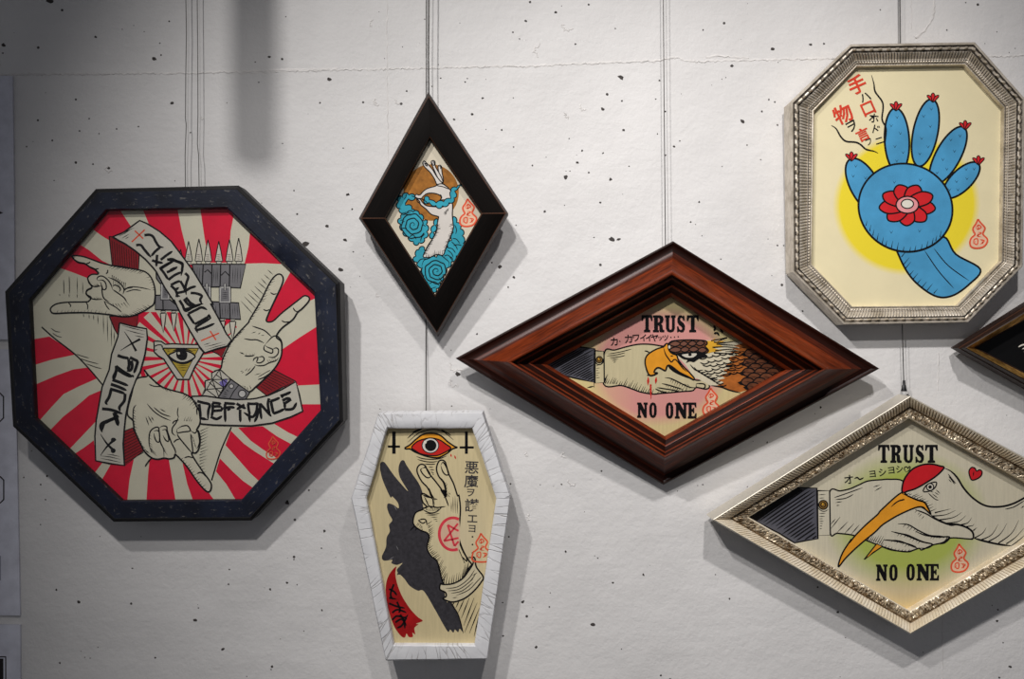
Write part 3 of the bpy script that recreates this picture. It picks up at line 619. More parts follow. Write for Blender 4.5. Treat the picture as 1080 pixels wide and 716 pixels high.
p.ticks(q('A', '700 538 780 552 850 562 910 580'), -4, 2.5, 12, .6)
p.ticks(q('b2', '800 350 870 390 940 440 1000 460'), -.5, 8, 8, .7, .5)
p.ticks(q('C', '955 80 895 110 830 136 765 142'), -5, -2.5, 14, .65)
p.ticks(q('C', '690 130 560 118 440 118 350 120'), 1.5, -3, 16, .5)
p.ticks(q('b2', '590 665 690 665'), -1.5, -2.5, 6, .5); p.ticks(q('b2', '600 500 660 495'), -2.5, -2.5, 5, .5)
p.ticks(q('A', '945 600 970 650 975 700'), -4, 1, 6, .55); p.ticks(q('C', '700 60 760 60 800 40'), 3, 4, 6, .6)
# right hand: two fingers up to the right
R1 = q('D', '215 490 255 470 268 410 300 340 330 290 372 240 430 180')+q('b3', '160 680 290 460 400 240 460 150 520 108 565 125 580 175 560 250 500 380 430 530 390 620 370 700 450 700 560 600 700 490 790 420 850 380 905 400 900 450 820 540 760 590 700 680')+q('D', '640 215 605 268 635 300 640 350 632 400 600 460 545 520 480 580 430 615 360 570 290 520')
p.fill(CREAM, R1, edge=1.2)
p.lines('b3', '420 340 460 362 500 352;330 550 370 568 410 552;705 530 730 570 770 580;560 690 600 712 680 706', .95)
p.lines('b4', '485 45 560 70 640 100 700 150 735 185;385 205 470 218 550 220 640 260;660 270 740 185 800 172 850 220 865 290 850 360;660 270 640 300 640 345 690 375 740 385 745 340 690 315 650 290;745 340 790 320 820 345 810 400 760 440 690 435;390 420 450 425 520 415;330 375 390 400;500 490 515 455 560 440 545 500;560 440 620 430 640 470 600 505 550 505 545 470;520 530 560 545 640 540 700 510 790 480 820 440;530 545 470 620 400 670;740 620 640 690 560 720', 1.0)
p.lines('b4', '480 135 540 118;560 150 595 128;600 165 640 160;520 660 600 640;560 690 680 620 720 600;340 620 370 610;400 610 430 580;430 620 470 570;360 640 380 620', .6)
p.ticks(q('D', '262 440 275 390 300 335 340 280 400 220'), 4, -2, 14, .65)
p.ticks(q('b3', '160 690 290 470 400 250 450 165'), 4, -1.5, 15, .6); p.ticks(q('b3', '450 690 560 600 700 490 790 420'), 3, -1, 9, .55)
p.ticks(q('b4', '390 420 450 428 520 418'), 1, -2.5, 6, .5); p.ticks(q('b4', '690 510 800 480'), -2, -3, 5, .5)
# studded cuff
p.fill(STEELG, q('b6', '110 440 200 290 310 140 480 285 600 370 765 485 690 600 300 600 40 540'), False, edge=1.0)
p.fill(PALE, q('b6', '90 310 190 285 190 190 280 145 330 150 480 285 280 570 30 530 90 440'), False, edge=1.0)
p.fill(LILAC, q('b6', '300 330 410 270 430 320 370 410 330 380'), False)
p.lines('b6', '200 290 370 410;310 140 200 290 110 440 40 540;480 285 370 410 280 570;110 440 270 560;600 370 520 470 460 580;310 150 370 410;480 285 210 290;200 300 300 560;110 440 370 415;150 330 340 500;250 210 420 340;765 485 690 600', .7, False, '')
p.disc(LIGHTG, 210+487/14.31, 380+390/14.31, 2.3, edge=.6); p.disc(LIGHTG, 210+650/14.31, 380+505/14.31, 3.9, edge=.8)
p.lines('b6', '370 470 420 490;360 500 430 520;400 440 450 470;340 540 420 550;650 380 700 400 690 430;720 400 740 450;760 380 790 440', .55, False)
# lower hand: pointing down to the right
B1 = q('H', '230 100 262 0 330 -20')+q('a5', '740 0 800 75 880 150 960 210 1060 250')+q('H', '560 90 610 120 650 165 664 225 660 280 640 318')+q('b5', '575 130 590 200 580 290 550 335 510 345 600 490 680 600 697 650 680 700 640 690 560 600 470 470 400 390 355 350 345 380 300 392 250 385 190 395 130 380 65 320')+q('H', '290 410 250 320 240 260 205 215')
p.fill(CREAM, B1, edge=1.2)
p.lines('b5', '130 330 110 250 115 150 150 105 195 95 205 140 215 230 245 300 250 385;205 100 240 82 275 90 282 130 320 240 358 320 350 375;155 130 180 125 205 140 208 225 185 232 165 200 155 150;230 125 260 115 275 130 295 200 290 228 265 215 240 170;360 175 330 150 330 100 365 50 385 0;375 110 420 85 470 80 495 110 495 130 440 138 375 145 375 110;330 65 345 40 390 25;375 150 385 180 440 250 520 345;500 125 540 150 565 130 580 180 585 240 560 300;340 240 365 215 400 205;440 385 480 372 525 385;560 535 590 520 625 535 640 560;500 150 520 300 520 340;62 320 100 360 140 385;130 385 100 420 70 465', 1.05)
p.lines('a5', '775 425 860 520 960 590 1074 640;860 470 960 550 1074 590;940 490 1010 530;600 700 600 560 610 480 640 440;760 590 800 700;790 580 840 670;830 590 860 640;800 180 860 205 960 212;790 75 850 120 900 185', .9)
p.ticks(q('a5', '800 80 880 150 960 210 1060 250'), 3.5, 4, 10, .7); p.ticks(q('H', '560 90 610 120 650 165'), -4, 4, 8, .7)
p.ticks(q('H', '240 180 250 320 290 410 330 460'), 3.5, 2.5, 17, .65); p.ticks(q('b5', '400 390 470 470 560 600 640 690'), 3, -2, 14, .6)
p.ticks(q('b5', '110 150 105 200 125 300'), 2.5, 2, 6, .5); p.ticks(q('b5', '130 330 120 290'), 5, 4, 3, .6); p.ticks(q('b5', '250 320 235 270'), 3, 4, 3, .5)
p.ticks(q('b5', '500 150 520 200 545 280'), 3, 5, 5, .55); p.ticks(q('b5', '430 35 510 40'), 1.5, -4, 5, .5); p.lines('H', '525 175 520 215 528 240', .8)
# watching eye in a frame of bones
p.fill(PALE, q('b1', '210 290 205 240 250 235 300 240 350 275 450 268 560 275 760 280 790 330 830 380 720 560 650 716 500 716 420 600 330 460 260 420 210 370'), False, edge=1.1)
p.lines('b1', '205 310 250 285 300 285 320 310;210 350 250 340;320 320 300 300', .9)
p.fill(BRASS, q('b1', '315 325 770 325 575 700'), False, edge=1.1)
p.fill(PALE, q('b1', '395 420 450 380 520 352 600 355 680 385 725 430 660 480 580 505 490 490'), edge=1.2)
p.fill(INK, q('b1', '490 375 550 355 620 375 625 430 600 470 540 475 495 440'))
p.disc(PALE, 145+520/11.93, 340+388/11.93, 1.4)
p.lines('b1', '380 430 450 485 560 520 650 500 730 440;440 360 520 335 620 340 700 370', .9); p.lines('b1', '500 540 640 540;510 570 630 568;540 600 620 600;350 345 420 345;370 365 410 365;690 350 740 350', .45, False)
# banner one, running down to the right
p.fill(PALE, q('a1', '45 295 180 240 290 160 385 90 480 130 640 230 780 350')+q('a2', '340 20 470 200 620 450 716 610')+q('a3', '560 60 680 280 760 440 822 520 770 595 640 630 490 680 420 600 300 400 180 180 100 10')+q('a2', '240 600 100 390 0 200')+q('a1', '560 690 460 580 330 470 200 380 120 340'), False, edge=1.2)
p.lines('a1', '120 292 200 250 290 190;160 315 255 260;205 320 250 295;120 280 250 210 320 180', .6, False)
p.lines('a1', '285 360 450 205;325 218 430 318', 1.1, False, '', SEAL); p.lines('a3', '440 530 670 432;555 405 630 520', 1.1, False, '', SEAL)
LW = 2.0
p.lines('a1', '445 275 510 270 555 295 590 360 630 415 690 430;640 430 580 480 530 540;340 400 400 400 440 450 490 510 530 555;540 590 600 610 680 625;605 520 600 590 595 670;650 585 720 530 800 475;650 695 740 640 820 590;730 585 790 575 850 600 925 635 905 716;770 716 860 670', LW, taper='e')
p.lines('a2', '40 160 120 110 200 70;150 45 230 60 320 100 325 160 310 250;45 150 100 220 150 300;150 300 230 240 320 200;130 205 200 175 265 135;180 370 240 430 265 500;180 365 250 330 300 310;300 315 340 380 365 440;255 465 310 455 370 440;245 420 285 395;360 215 400 260 380 330 365 400 375 490;365 440 430 400 500 380;240 500 300 505;290 555 330 620 370 690 480 630 590 600;430 465 500 470 570 500 550 550 575 610;345 540 400 610 480 640;370 520 430 590 500 625', LW, taper='e')
p.lines('a3', '220 140 330 110 420 75 450 70;280 190 380 140 450 110 520 140;275 190 320 260 360 320;360 320 440 280 560 210;530 200 570 250;370 360 450 310 570 240;370 360 400 430;390 395 500 360 615 310', LW, taper='e')
p.lines('a3', '480 580 560 555;490 605 600 580 710 548;510 640 640 600 770 570', .6, False)
# banner two
p.fill(PALE, q('a4', '430 5 600 50 770 80 780 200 750 400 690 620')+q('a5', '640 120 560 330 510 560')+q('a6', '490 200 475 400 490 665 300 640 130 605 120 300 140 60')+q('a5', '140 620 210 220 300 0')+q('a4', '330 400 410 180'), False, edge=1.2)
p.lines('a4', '450 35 600 75 750 110;500 90 620 125 750 155;620 165 740 190', .7, False)
p.lines('a4', '490 115 560 220 640 360;440 355 560 280 690 210', 1.9, taper='S')
p.lines('a4', '405 415 480 440 550 450;560 440 620 470 670 490;545 460 550 540 530 600;580 480 590 550 570 600 520 610;660 490 640 560 610 640;385 550 480 620 590 680;390 545 385 620 340 700;590 680 610 665', 2.3, taper='e')
p.lines('a5', '390 0 370 80 345 130;410 0 500 55 590 90;340 125 440 160 540 200;320 180 420 215 520 260;310 240 400 265 500 300;325 245 300 340 260 410 280 440;500 300 490 390 430 470 440 520;210 490 330 505 470 555;380 545 400 620 420 690;420 580 320 630 200 690', 2.3, taper='e')
p.lines('a6', '360 0 385 80 415 170;400 60 300 100 200 150 210 250', 2.6, taper='e'); p.fill(INK, q('a6', '190 140 260 120 235 190 210 250'), False)
p.lines('a6', '190 270 270 390 370 490;190 540 280 420 380 330', 2.4, taper='S'); p.disc(INK, 90+350/11.93, 435+345/11.93, 2.4); p.disc(INK, 90+350/11.93, 435+480/11.93, 2.6)
p.lines('a6', '270 525 350 535 435 555;190 545 320 560 440 590;190 575 320 600 450 630', .7, False)
# banner three
p.fill(PALE, q('a7', '20 155 200 150 400 180 600 195 760 190')+q('a8', '360 300 520 260 680 190 860 90 900 240 945 460 800 530 560 610 300 645')+q('a7', '500 520 300 515 140 500 130 420 120 340 60 230'), False, edge=1.2)
p.lines('a7', '95 215 170 235 250 260 235 340 230 455;120 250 130 330 140 430;140 430 230 450;285 235 340 240 400 250;275 290 340 280 405 285;290 240 290 340 275 410;405 330 340 335 290 340;265 410 340 440 410 400;410 290 405 340;435 240 500 245 580 250;445 250 445 360 450 480;450 300 520 290 570 300;470 320 520 318;590 245 650 280 710 310;690 260 640 290 590 320;635 320 635 400 640 480;725 245 800 250 870 240;735 250 745 330 760 390;850 250 840 340 800 410 750 400 680 355;870 300 850 400 815 480;750 410 760 480;885 240 890 340 905 445;890 250 960 330 1030 410;1000 180 985 260 1010 400', 2.1, taper='e')
p.lines('a8', '540 335 590 320 660 290;545 330 560 410 580 500;580 490 650 465 720 430;665 270 740 245 800 215;690 250 690 300;690 330 750 300 800 310;800 310 720 360 700 340;720 360 720 440;720 440 820 430 870 350', 2.2, taper='e')
p.lines('a7', '100 270 90 330 95 390;60 200 110 280', .9)
seal(p, 288, 472, 24, False, False, .7)
p.done()
slab('backing_board', grow(OCT_I, 1.06), 22, 25.5, M_BACK, R_OCT)
t = NT('picture glass'); nd = t.t.nodes
mx = t.n('MixShader'); tr = t.n('BsdfTransparent'); gl = t.n('BsdfGlossy'); gl.inputs['Roughness'].default_value = .02
lw = t.n('LayerWeight'); lw.inputs['Blend'].default_value = .5; pw = t.n('Math', operation='POWER'); t.l(lw.outputs['Facing'], pw.inputs[0]); pw.inputs[1].default_value = 4
ma = t.n('Math', operation='MULTIPLY_ADD'); t.l(pw.outputs[0], ma.inputs[0]); ma.inputs[1].default_value = .5; ma.inputs[2].default_value = .022
t.l(ma.outputs[0], mx.inputs[0]); t.l(tr.outputs[0], mx.inputs[1]); t.l(gl.outputs[0], mx.inputs[2]); t.l(mx.outputs[0], nd['Material Output'].inputs['Surface'])
slab('glass', grow(OCT_I, 1.02), 30.4, 31.6, t.m, R_OCT)

# ---- small black diamond: hand and clouds
def scallop(pts, size, depth):
    """break an outline into small round cloud lobes"""
    p = smooth(pts, True); L = [0]
    for u, v in zip(p, p[1:]+p[:1]): L.append(L[-1]+math.hypot(v[0]-u[0], v[1]-u[1]))
    n = max(3, round(L[-1]/size)); ar = sum(u[0]*v[1]-v[0]*u[1] for u, v in zip(p, p[1:]+p[:1])); sg = 1 if ar > 0 else -1
    def at(d):
        d %= L[-1]; i = max(k for k in range(len(p)) if L[k] <= d); u, v = p[i], p[(i+1) % len(p)]; t = (d-L[i])/((L[i+1]-L[i]) or 1)
        return (u[0]+(v[0]-u[0])*t, u[1]+(v[1]-u[1])*t)
    out = []
    for k in range(n):
        for m in range(6):
            d = L[-1]*(k+m/6)/n; x, y = at(d); e = at(d+.4); dx, dy = e[0]-x, e[1]-y; l = math.hypot(dx, dy) or 1
            b = depth*(math.sin(math.pi*m/6)**.7-.4); out.append((x+dy/l*sg*b, y-dx/l*sg*b))
    return out
def cloud(p, pts, edge=.85, size=8, depth=2.2):
    p.fill(TEAL, scallop(pts, size, depth), False, edge=edge)
def spiral(p, x, y, r0, turns, w=.75, a0=0, sq=1, lob=.05):
    n = int(turns*16); p.line([(x+r0*(1-k/n)*(1+lob*math.sin(k*2.4))*math.cos(a0+k*.3927), y+sq*r0*(1-k/n)*(1+lob*math.sin(k*2.4))*math.sin(a0+k*.3927)) for k in range(n)], w, True, 'e')
p = Picture(R_BLK, grow(BLK_I, 1.05), 19, paper('rice paper', (214, 204, 182)))
p.disc(OCHRE, 400+490/8.95, 160+385/8.95, 29.2, 29.8, n=40)
# clouds behind
cloud(p, q('i4', '345 432 310 408 260 398 215 412 180 450 172 500 185 550 230 580 290 600 330 570 300 520 262 505 240 480 262 455 300 452'))
cloud(p, q('i5', '195 60 225 135 280 190 345 245 410 220 450 160 455 90 440 20')+q('i4', '425 655 390 590 330 560 270 575 215 600 185 650'))
cloud(p, q('i5', '690 -10 740 40 770 90 790 140 795 200 800 260 760 330 700 400 640 480 600 560 530 690 470 640 420 560 390 470 340 410 330 380 350 330 370 290 420 280 450 330 500 370 600 330 650 250 690 160'))
cloud(p, q('i5', '545 0 540 70 520 130 500 200 485 180 490 130 510 70'))
# hand
H = q('i4', '410 100 430 88 470 120 500 150 495 100 510 85 528 100 530 140 560 190 555 150 565 128 585 140 588 190 605 270 600 300 660 350 680 390 670 440 640 450 590 450 570 480 500 490 430 480 400 460 380 440 350 435 340 420 350 405 380 410 420 370 460 345 530 325 540 300 520 250 490 200 440 150 415 125')
p.fill(BONE, q('i4', '345 430 380 440 410 480 450 510 540 520 600 520 640 500 690 490 690 600 700 700')+q('i5', '700 90 680 160 650 230 620 310 600 350 540 345 480 370 420 370 420 340 460 260 500 200 540 120 550 40 560 -10')+q('i4', '550 610 490 590 440 540 390 500 380 470'), edge=.9)
for f in ('555 150 565 128 580 130 588 145 592 190 606 275 590 290 570 230', '490 100 508 83 526 95 530 140 562 195 588 245 600 290 560 260 515 165', '410 105 425 88 455 115 500 165 540 230 590 290 655 350 600 345 548 315 520 255 480 195 425 140'):
    p.fill(BONE, q('i4', f), edge=.8)
H = q('i4', '548 310 600 305 660 350 682 390 672 440 640 455 590 455 572 478 560 470 590 430 550 400 490 390 440 400 400 440 350 437 338 420 350 402 382 408 420 370 460 345 530 325')
p.fill(BONE, H, edge=.8)
p.fill(OCHRE, q('i4', '402 440 440 402 490 392 550 402 585 430 560 468 500 485 440 470'), edge=.7)
cloud(p, q('i4', '670 370 700 345 730 330 780 322 740 335 725 360 715 390 720 420 700 460 660 490 620 510 570 525 520 510 490 490 440 480 420 450 440 430 470 440 500 470 560 475 620 460 665 440 680 410'), .75)
p.lines('i4', '425 105 440 112 455 135 440 130 425 105;500 98 515 96 520 125 505 125 500 98;565 138 578 140 578 165;545 300 560 330;540 320 600 330 660 355;575 400 590 430 575 460;350 435 360 470 390 490;400 440 440 470 470 500;490 590 550 615;640 540 625 580;655 530 640 570;300 415 345 430 380 450', .7)
p.lines('i4', '255 400 250 430 230 450;215 415 225 440;170 530 210 540;240 570 300 580', .6)
for x, y in ((320, 65),): 
    spiral(p, 400+x/8.95, 230+y/8.95, 14, 3.2, .85, .6, 1.05); 
p.lines('i4', '215 600 250 590 300 600;195 650 230 640', .6)
spiral(p, 400+540/8.95, 230+500/8.95, 13.5, 3.2, .85, 1.2, .98)
p.lines('i5', '400 460 420 400 470 380 520 350 570 345 620 380 660 420 650 470;350 440 390 390 440 385;420 560 400 500 410 460;640 300 680 330 700 370;660 360 690 380 685 420;690 190 730 200 760 240;680 220 720 260 740 300;700 260 740 250 780 260;640 280 690 290 720 330;610 360 650 350 690 400;710 60 730 110 720 150;470 620 520 600 570 640;500 660 540 650;560 560 590 600 570 650;200 100 240 95 270 120;210 40 240 30;280 180 320 160 350 200;390 220 400 180 430 150;410 60 440 80', .65)
p.ticks(q('i5', '550 60 530 130 490 210 440 300 420 350'), 3.6, -1, 20, .7); p.ticks(q('i5', '690 40 690 120 650 220 620 310'), -3, 1.2, 15, .6)
p.ticks(q('i5', '430 368 480 365 540 340 600 340'), .3, -4, 10, .55); p.ticks(q('i4', '620 560 640 580'), -2, 3, 4, .5)
seal(p, 493.6, 224.2, 29)
p.done(); slab('backing_board', grow(BLK_I, 1.12), 14, 17.6, M_BACK, R_BLK)

# ---- white coffin: hand casting a goat-headed shadow
p = Picture(R_COF, grow(COF_I, 1.03), 27.5, paper('pale plywood', (206, 190, 148), [(478, 560, 60, 70, (214, 200, 168), .6, .9)], grain=1, c0=R_COF.location))
p.fill(SHADOWINK, q('L', '245 380 265 370 282 385 320 440 360 490 420 555 370 470 360 410 375 365 395 362 410 390 450 450 490 510 512 570 510 620 530 716')+q('M', '560 200 545 300 560 380 610 450 640 560 660 680')+q('N', '690 230 735 310 768 420 745 400 735 422 715 405 705 425 685 405 672 420 640 370 590 280 520 165 480 160 430 130 400 90 370 60 350 62')+q('M', '355 500 350 480 385 440 350 452 315 440 320 420 270 425 255 400 280 340 285 280 305 240 300 200 320 170 300 130 288 90 295 65 330 75 360 95 355 60 320 20')+q('L', '310 595 270 510 248 440'))
p.lines('M', '300 420 330 400;330 75 350 110;345 330 360 360', .6, mat=STEELG)
p.fill(BLOOD, q('N', '345 8 300 60 280 130 285 220 305 310 335 390 375 445 400 455 410 430 425 452 450 450 448 425 465 435 460 395 485 372 470 368 512 350 480 325 430 270 380 190 350 110 340 50'))
p.lines('N', '300 150 330 165 350 190;330 120 310 180 320 210;300 205 350 215;300 240 350 260 400 270;350 230 370 280 360 300;320 300 350 280 390 290 410 300;320 345 350 320 400 330 420 310;340 360 380 340 410 380;410 330 380 380 350 395;370 310 395 350 400 400', 1.5, taper='e')
# eye
p.fill(ORANGE, q('l4', '330 245 380 215 440 160 510 115 600 108 670 130 740 190 800 230 825 240 780 255 730 295 650 335 560 330 480 305 420 280 380 255 345 255'), edge=1.2)
p.fill(EYERED, q('l4', '395 240 440 190 500 165 580 152 660 170 720 210 765 245 720 280 640 315 560 315 480 300 430 270'), edge=1.0)
p.disc(BONE, 390+572/8.95, 445+222/8.95, 8.8, 7.9, edge=.7); p.disc(INK, 390+575/8.95, 445+222/8.95, 6.1, 6.0); p.disc(WHITEP, 390+522/8.95, 445+190/8.95, 1.6)
p.lines('l4', '360 190 440 120 510 85 600 70 680 85 740 125 790 170;355 155 420 100 490 70;670 70 720 95 770 130;400 100 450 75 500 62;440 325 500 345 580 352 660 345 730 318;450 352 520 372 590 378 640 370;520 396 580 400 620 395;555 425 600 428;565 450 610 452;575 470 605 480;590 490 606 495', .75)
p.lines('l4', '765 300 770 330;800 315 812 350', 1.2, mat=EYERED)
p.lines('l4', '228 90 228 300', 2.6, False, ''); p.lines('l4', '170 232 285 232', 1.7, False, ''); p.lines('l4', '912 90 912 300', 2.2, False, ''); p.lines('l4', '848 240 982 240', 1.7, False, '')
# raised hand
p.fill(paper('hand cream', (212, 198, 158), grain=1, c0=R_COF.location), q('l4', '450 480 450 430 480 400 520 410 545 460 570 500 620 560 680 640 720 700 700 580 650 510 630 440 650 375 680 360 710 375 725 420 745 490 790 580 830 700')+q('l5', '840 60 855 180 850 300 840 450 870 560 920 660 960 716')+q('l6', '940 30 880 130 800 180 700 190')+q('l5', '640 700 580 640 540 560 560 460 540 420 490 400 440 370 410 330 415 270 440 225 500 200 500 190 540 175 500 130 485 60 510 50')+q('l4', '590 716 545 620 490 560'), edge=1.15)
p.lines('l4', '500 435 480 450 500 490 540 525 570 520 575 500;500 435 530 432 575 500;670 410 690 380 720 420 745 490 720 500 690 470 670 410;560 620 590 716;660 520 710 590 725 716', 1.05)
p.lines('l5', '490 55 540 80 590 95 600 150 600 180;500 190 560 170 640 180 720 170;500 200 560 230 620 225 680 180;590 95 560 30;665 10 710 80 745 170;720 60 700 10;600 95 640 105;455 300 500 330 530 310;460 300 500 290 530 300 540 350;380 400 420 360 440 375 430 400;690 10 720 60 700 90', 1.0)
p.lines('l5', '520 235 600 245 660 235;540 255 640 258;575 275 640 272;600 295 640 290;620 310 640 308;770 130 770 220;785 80 788 230;805 70 808 235;825 90 828 240;750 40 760 60;740 60 755 85', .6)
p.ticks(q('l5', '545 330 560 430 545 520 570 600 640 700'), 4.2, -3, 22, .75); p.ticks(q('l5', '600 95 600 175'), 2, 3, 6, .6); p.ticks(q('l5', '510 70 545 150 590 175'), 3, 3.5, 9, .6)
p.ticks(q('l5', '520 205 600 215 670 190'), 1, -3, 10, .55); p.ticks(q('l5', '450 320 490 350 500 390'), -2, 3, 6, .55); p.ticks(q('l4', '560 640 600 716'), 3, 4, 8, .6); p.ticks(q('l4', '700 590 725 716'), 3, -4, 9, .6)
p.ticks(q('l6', '690 180 780 180 860 150 930 40'), 1.5, -11, 14, .7); p.ticks(q('l6', '640 20 690 180'), 5, -9, 9, .7); p.ticks(q('l5', '850 600 900 716'), -4, -10, 5, .7); p.lines('l5', '845 300 840 460 870 570 930 680', 1.2)
# pentagram
cx, cy, rr = 390+790/8.95, 515+430/8.95, 15.2
p.fill(paper('pink spray', (216, 180, 152), grain=1, c0=R_COF.location), q('l5', '840 285 740 300 680 360 660 430 690 510 760 570 840 580'))
p.line([(cx+14.5*math.cos(a)-.5, cy+17*math.sin(a)) for a in [math.radians(x) for x in range(70, 300, 15)]], 2.1, True, '', PENTA)
p.lines('l5', '735 345 800 545;832 332 700 497;700 497 838 468;838 402 735 345;800 545 838 500', 1.5, False, '', PENTA)
# cuff and sleeve
p.fill(paper('cuff cream', (208, 196, 164), grain=1, c0=R_COF.location), q('M', '640 575 700 570 760 540 800 490 830 440 825 405 840 410 850 465 892 525 880 560 830 620 770 665 700 685 640 665 660 650 655 625 620 605 625 570'), edge=1.2)
p.lines('M', '785 405 790 430 760 400;790 405 840 405', .9); p.lines('M', '655 600 730 590 800 540 840 480;670 615 740 605 810 555 850 500;690 630 760 615 830 560;720 645 800 610 860 550 885 525;700 660 730 655;825 520 855 500;790 570 830 540', .65)
p.lines('N', '688 240 735 310 768 430;710 235 700 250;745 215 720 270;775 210 735 300;805 205 755 335;835 205 770 380;855 235 775 425;868 270 805 430;862 330 835 450', .85)
for ch, x, y, sz in (('悪', 497.5, 493, 14), ('魔', 497, 507.5, 14), ('ヲ', 496.5, 519.5, 8), ('讃', 497.7, 532.8, 14), ('エ', 498.3, 547, 10), ('ヨ', 497.8, 557.4, 7.5)):
    p.glyph(ch, x, y, sz, .04, 1.05, flat('sumi ink', (58, 56, 58), .6, .2) if ch == '悪' else bpy.data.materials['sumi ink'], .012)
for y in (566, 574.2, 583): p.disc(INK, 498.3, y, .9)
seal(p, 507.6, 577, 29, False, True, .9)
p.done(); slab('backing_board', grow(COF_I, 1.05), 20, 26, M_BACK, R_COF)

# ---- mahogany diamond: hand and eagle
p = Picture(R_BRN, grow(BRN_I, 1.05), 12, paper('eagle plywood', (208, 192, 140), [(696, 387, 74, 62, (212, 134, 140), .8, .2), (610, 425, 60, 60, (222, 208, 140), .5, .9)], grain=1, c0=R_BRN.location))
def sleeve(tile, poly, cuff, buttonxy, seam, step):
    p.fill(SLATE, q(tile, poly), False, edge=1.15)
    p.fill(bpy.data.materials[seam], q(tile, cuff), False, edge=1.05)
    x0, y0, k = TILE[tile]; bx, by = x0+buttonxy[0]/k, y0+buttonxy[1]/k
    p.disc(BTN, bx, by, 3.4, edge=.8); p.line([(bx+1.7*math.cos(a), by+1.7*math.sin(a)) for a in [k2*.7 for k2 in range(10)]], .5, True, '')
    p.disc(GOLDY, bx-.7, by-.8, .8)
HANDM = paper('drawn hand wood', (200, 188, 150), grain=1, c0=R_BRN.location)
p.fill(HANDM, q('O', '485 508 560 495 650 470 740 452 830 452 920 465 1000 470')+q('e2', '480 120 560 400 860 540 960 545 1040 590 1050 640 1000 660 890 640 840 680 720 690 560 705 420 716')+q('Q', '420 255 330 240 260 215 180 190 48 180'), edge=1.15)
sleeve('O', '285 470 410 485 410 740 300 716 180 690 0 590 100 545', '412 500 480 505 482 740 412 745', (445, 568), 'drawn hand wood', 0)
p.lines('O', '415 575 425 600 450 605 470 590 475 560', .9)
p.hatch(q('O', '290 478 405 492 405 735 300 712 180 686 5 592 100 548'), -.50, 2.3, .95)
p.lines('S', '860 590 905 580;905 340 905 590', 1.2)
for k in range(6): p.line(q('O', f'{418} {615+k*18} {438+(k%2)*14} {612+k*18}'), .5, False)
p.lines('O', '510 525 600 510 690 487;500 540 580 530 640 515;520 552 600 545 640 535;530 563 590 560;540 575 580 572;550 588 570 585', .65)
p.ticks(q('Q', '50 175 130 178 180 190 260 215 340 240 420 252'), 3.2, -6.5, 22, .75); p.ticks(q('Q', '50 150 55 175'), 3, -6, 3, .7)
p.ticks(q('Q', '440 252 520 250 600 235 680 230'), 2, -3.2, 9, .6)
p.lines('e2', '490 515 560 525 640 560 740 610 820 640 890 640;450 590 540 610 640 640 720 665;390 640 480 655 580 670 680 690;370 655 450 690 520 700;880 600 900 590 980 595 1000 620 980 650 900 640 885 620 890 600;820 530 900 550 960 545;235 180 270 185 300 205', 1.0)
p.ticks(q('e2', '560 525 640 560 740 610 820 635'), -1.5, 3.5, 9, .6); p.ticks(q('e2', '500 605 600 632 700 660'), -1, 2.6, 7, .55); p.ticks(q('e2', '700 590 780 600'), 2, 2, 4, .5)
# eagle neck and head
p.fill(paper('white feathers', (212, 202, 174), grain=1, c0=R_BRN.location), q('P', '120 430 380 420 540 430 680 430 640 480 600 560 560 640 545 716')+q('Q', '960 180 860 190 820 170 760 140')+q('P', '300 700 230 600 150 520'))
p.fill(RUST, q('P', '600 462 690 440 760 490 850 560 960 620 1080 640 960 716')+q('Q', '1080 240 1000 225 930 195 900 192 955 165 905 150 965 135 925 110 985 100 950 70 1005 60 975 30 1020 20 990 -10')+q('P', '575 545 640 530 570 510 645 500 580 485 650 480'), False)
EX0, EY0 = 690, 300
for r in range(8):
    for c in range(6):
        x = 715+c*92+(46 if r % 2 else 0)-r*4; y = 520+r*36
        if x < 560+max(0, (560-y))*.6+ (r < 1)*120 or y > 640+(1000-x)*.32 and False: continue
        if y < 430+(x-640)*.42: continue
        px, py = EX0+x/7.16, EY0+y/7.16
        if (py-391)/ (1) > 22-(abs(px-770))*.0 or px > 822: continue
        if px < 762-(py-372)*.5 and py < 385: continue
        if py > 413+ (px-762)*.1: continue
        p.fill(BROWN, q('P', f'{x-8} {y-30} {x+44} {y-26} {x+62} {y} {x+40} {y+22} {x-8} {y+26} {x-34} {y}'), edge=.9)
        p.fill(INK, q('P', f'{x-62} {y+4} {x-24} {y-14} {x-34} {y} {x-8} {y+26} {x-40} {y+22}'), False, True)
        p.line(q('P', f'{x-20} {y} {x+50} {y}'), .5)
for k in range(9): p.line(q('P', f'{640+k*14} {470+k*32 if k<3 else 530+k*16} {690+k*10} {478+k*33 if k<3 else 540+k*16}'), .6)
p.fill(GOLDY, q('P', '385 425 430 425 460 405 450 430 540 425 470 450 520 465 450 480 510 500 440 510 400 520 380 490'), False)
p.lines('P', '430 425 480 415 545 398;450 435 520 440 600 430 680 430;470 450 540 455 640 460;440 475 540 470 660 485;460 500 560 490 650 505;450 515 540 520 620 515;550 400 500 420 470 440', 1.1, taper='E')
for k in range(34):
    r = k % 6; c = k//6; x = 330+c*52+r*16; y = 555+r*28-c*10+random.uniform(-6, 6)
    p.line(q('P', f'{x} {y} {x+34} {y+12} {x+70} {y-2}'), .8, True, 'b')
for k in range(16): p.line(q('P', f'{560+random.uniform(-50,50)} {480+k*13} {610+random.uniform(-20,50)} {476+k*13}'), .7)
for k in range(9): p.line(q('Q', f'{700+k*28} {30+k*20} {745+k*26} {75+k*15} {800+k*22} {72+k*14}'), .8)
p.lines('Q', '860 190 930 200 1000 225 1080 245', 1.0)
p.fill(BROWN, q('P', '105 470 120 435 170 422 280 418 385 425 400 450 385 465 410 500 380 520 310 510 190 525 140 515'), edge=1.0)
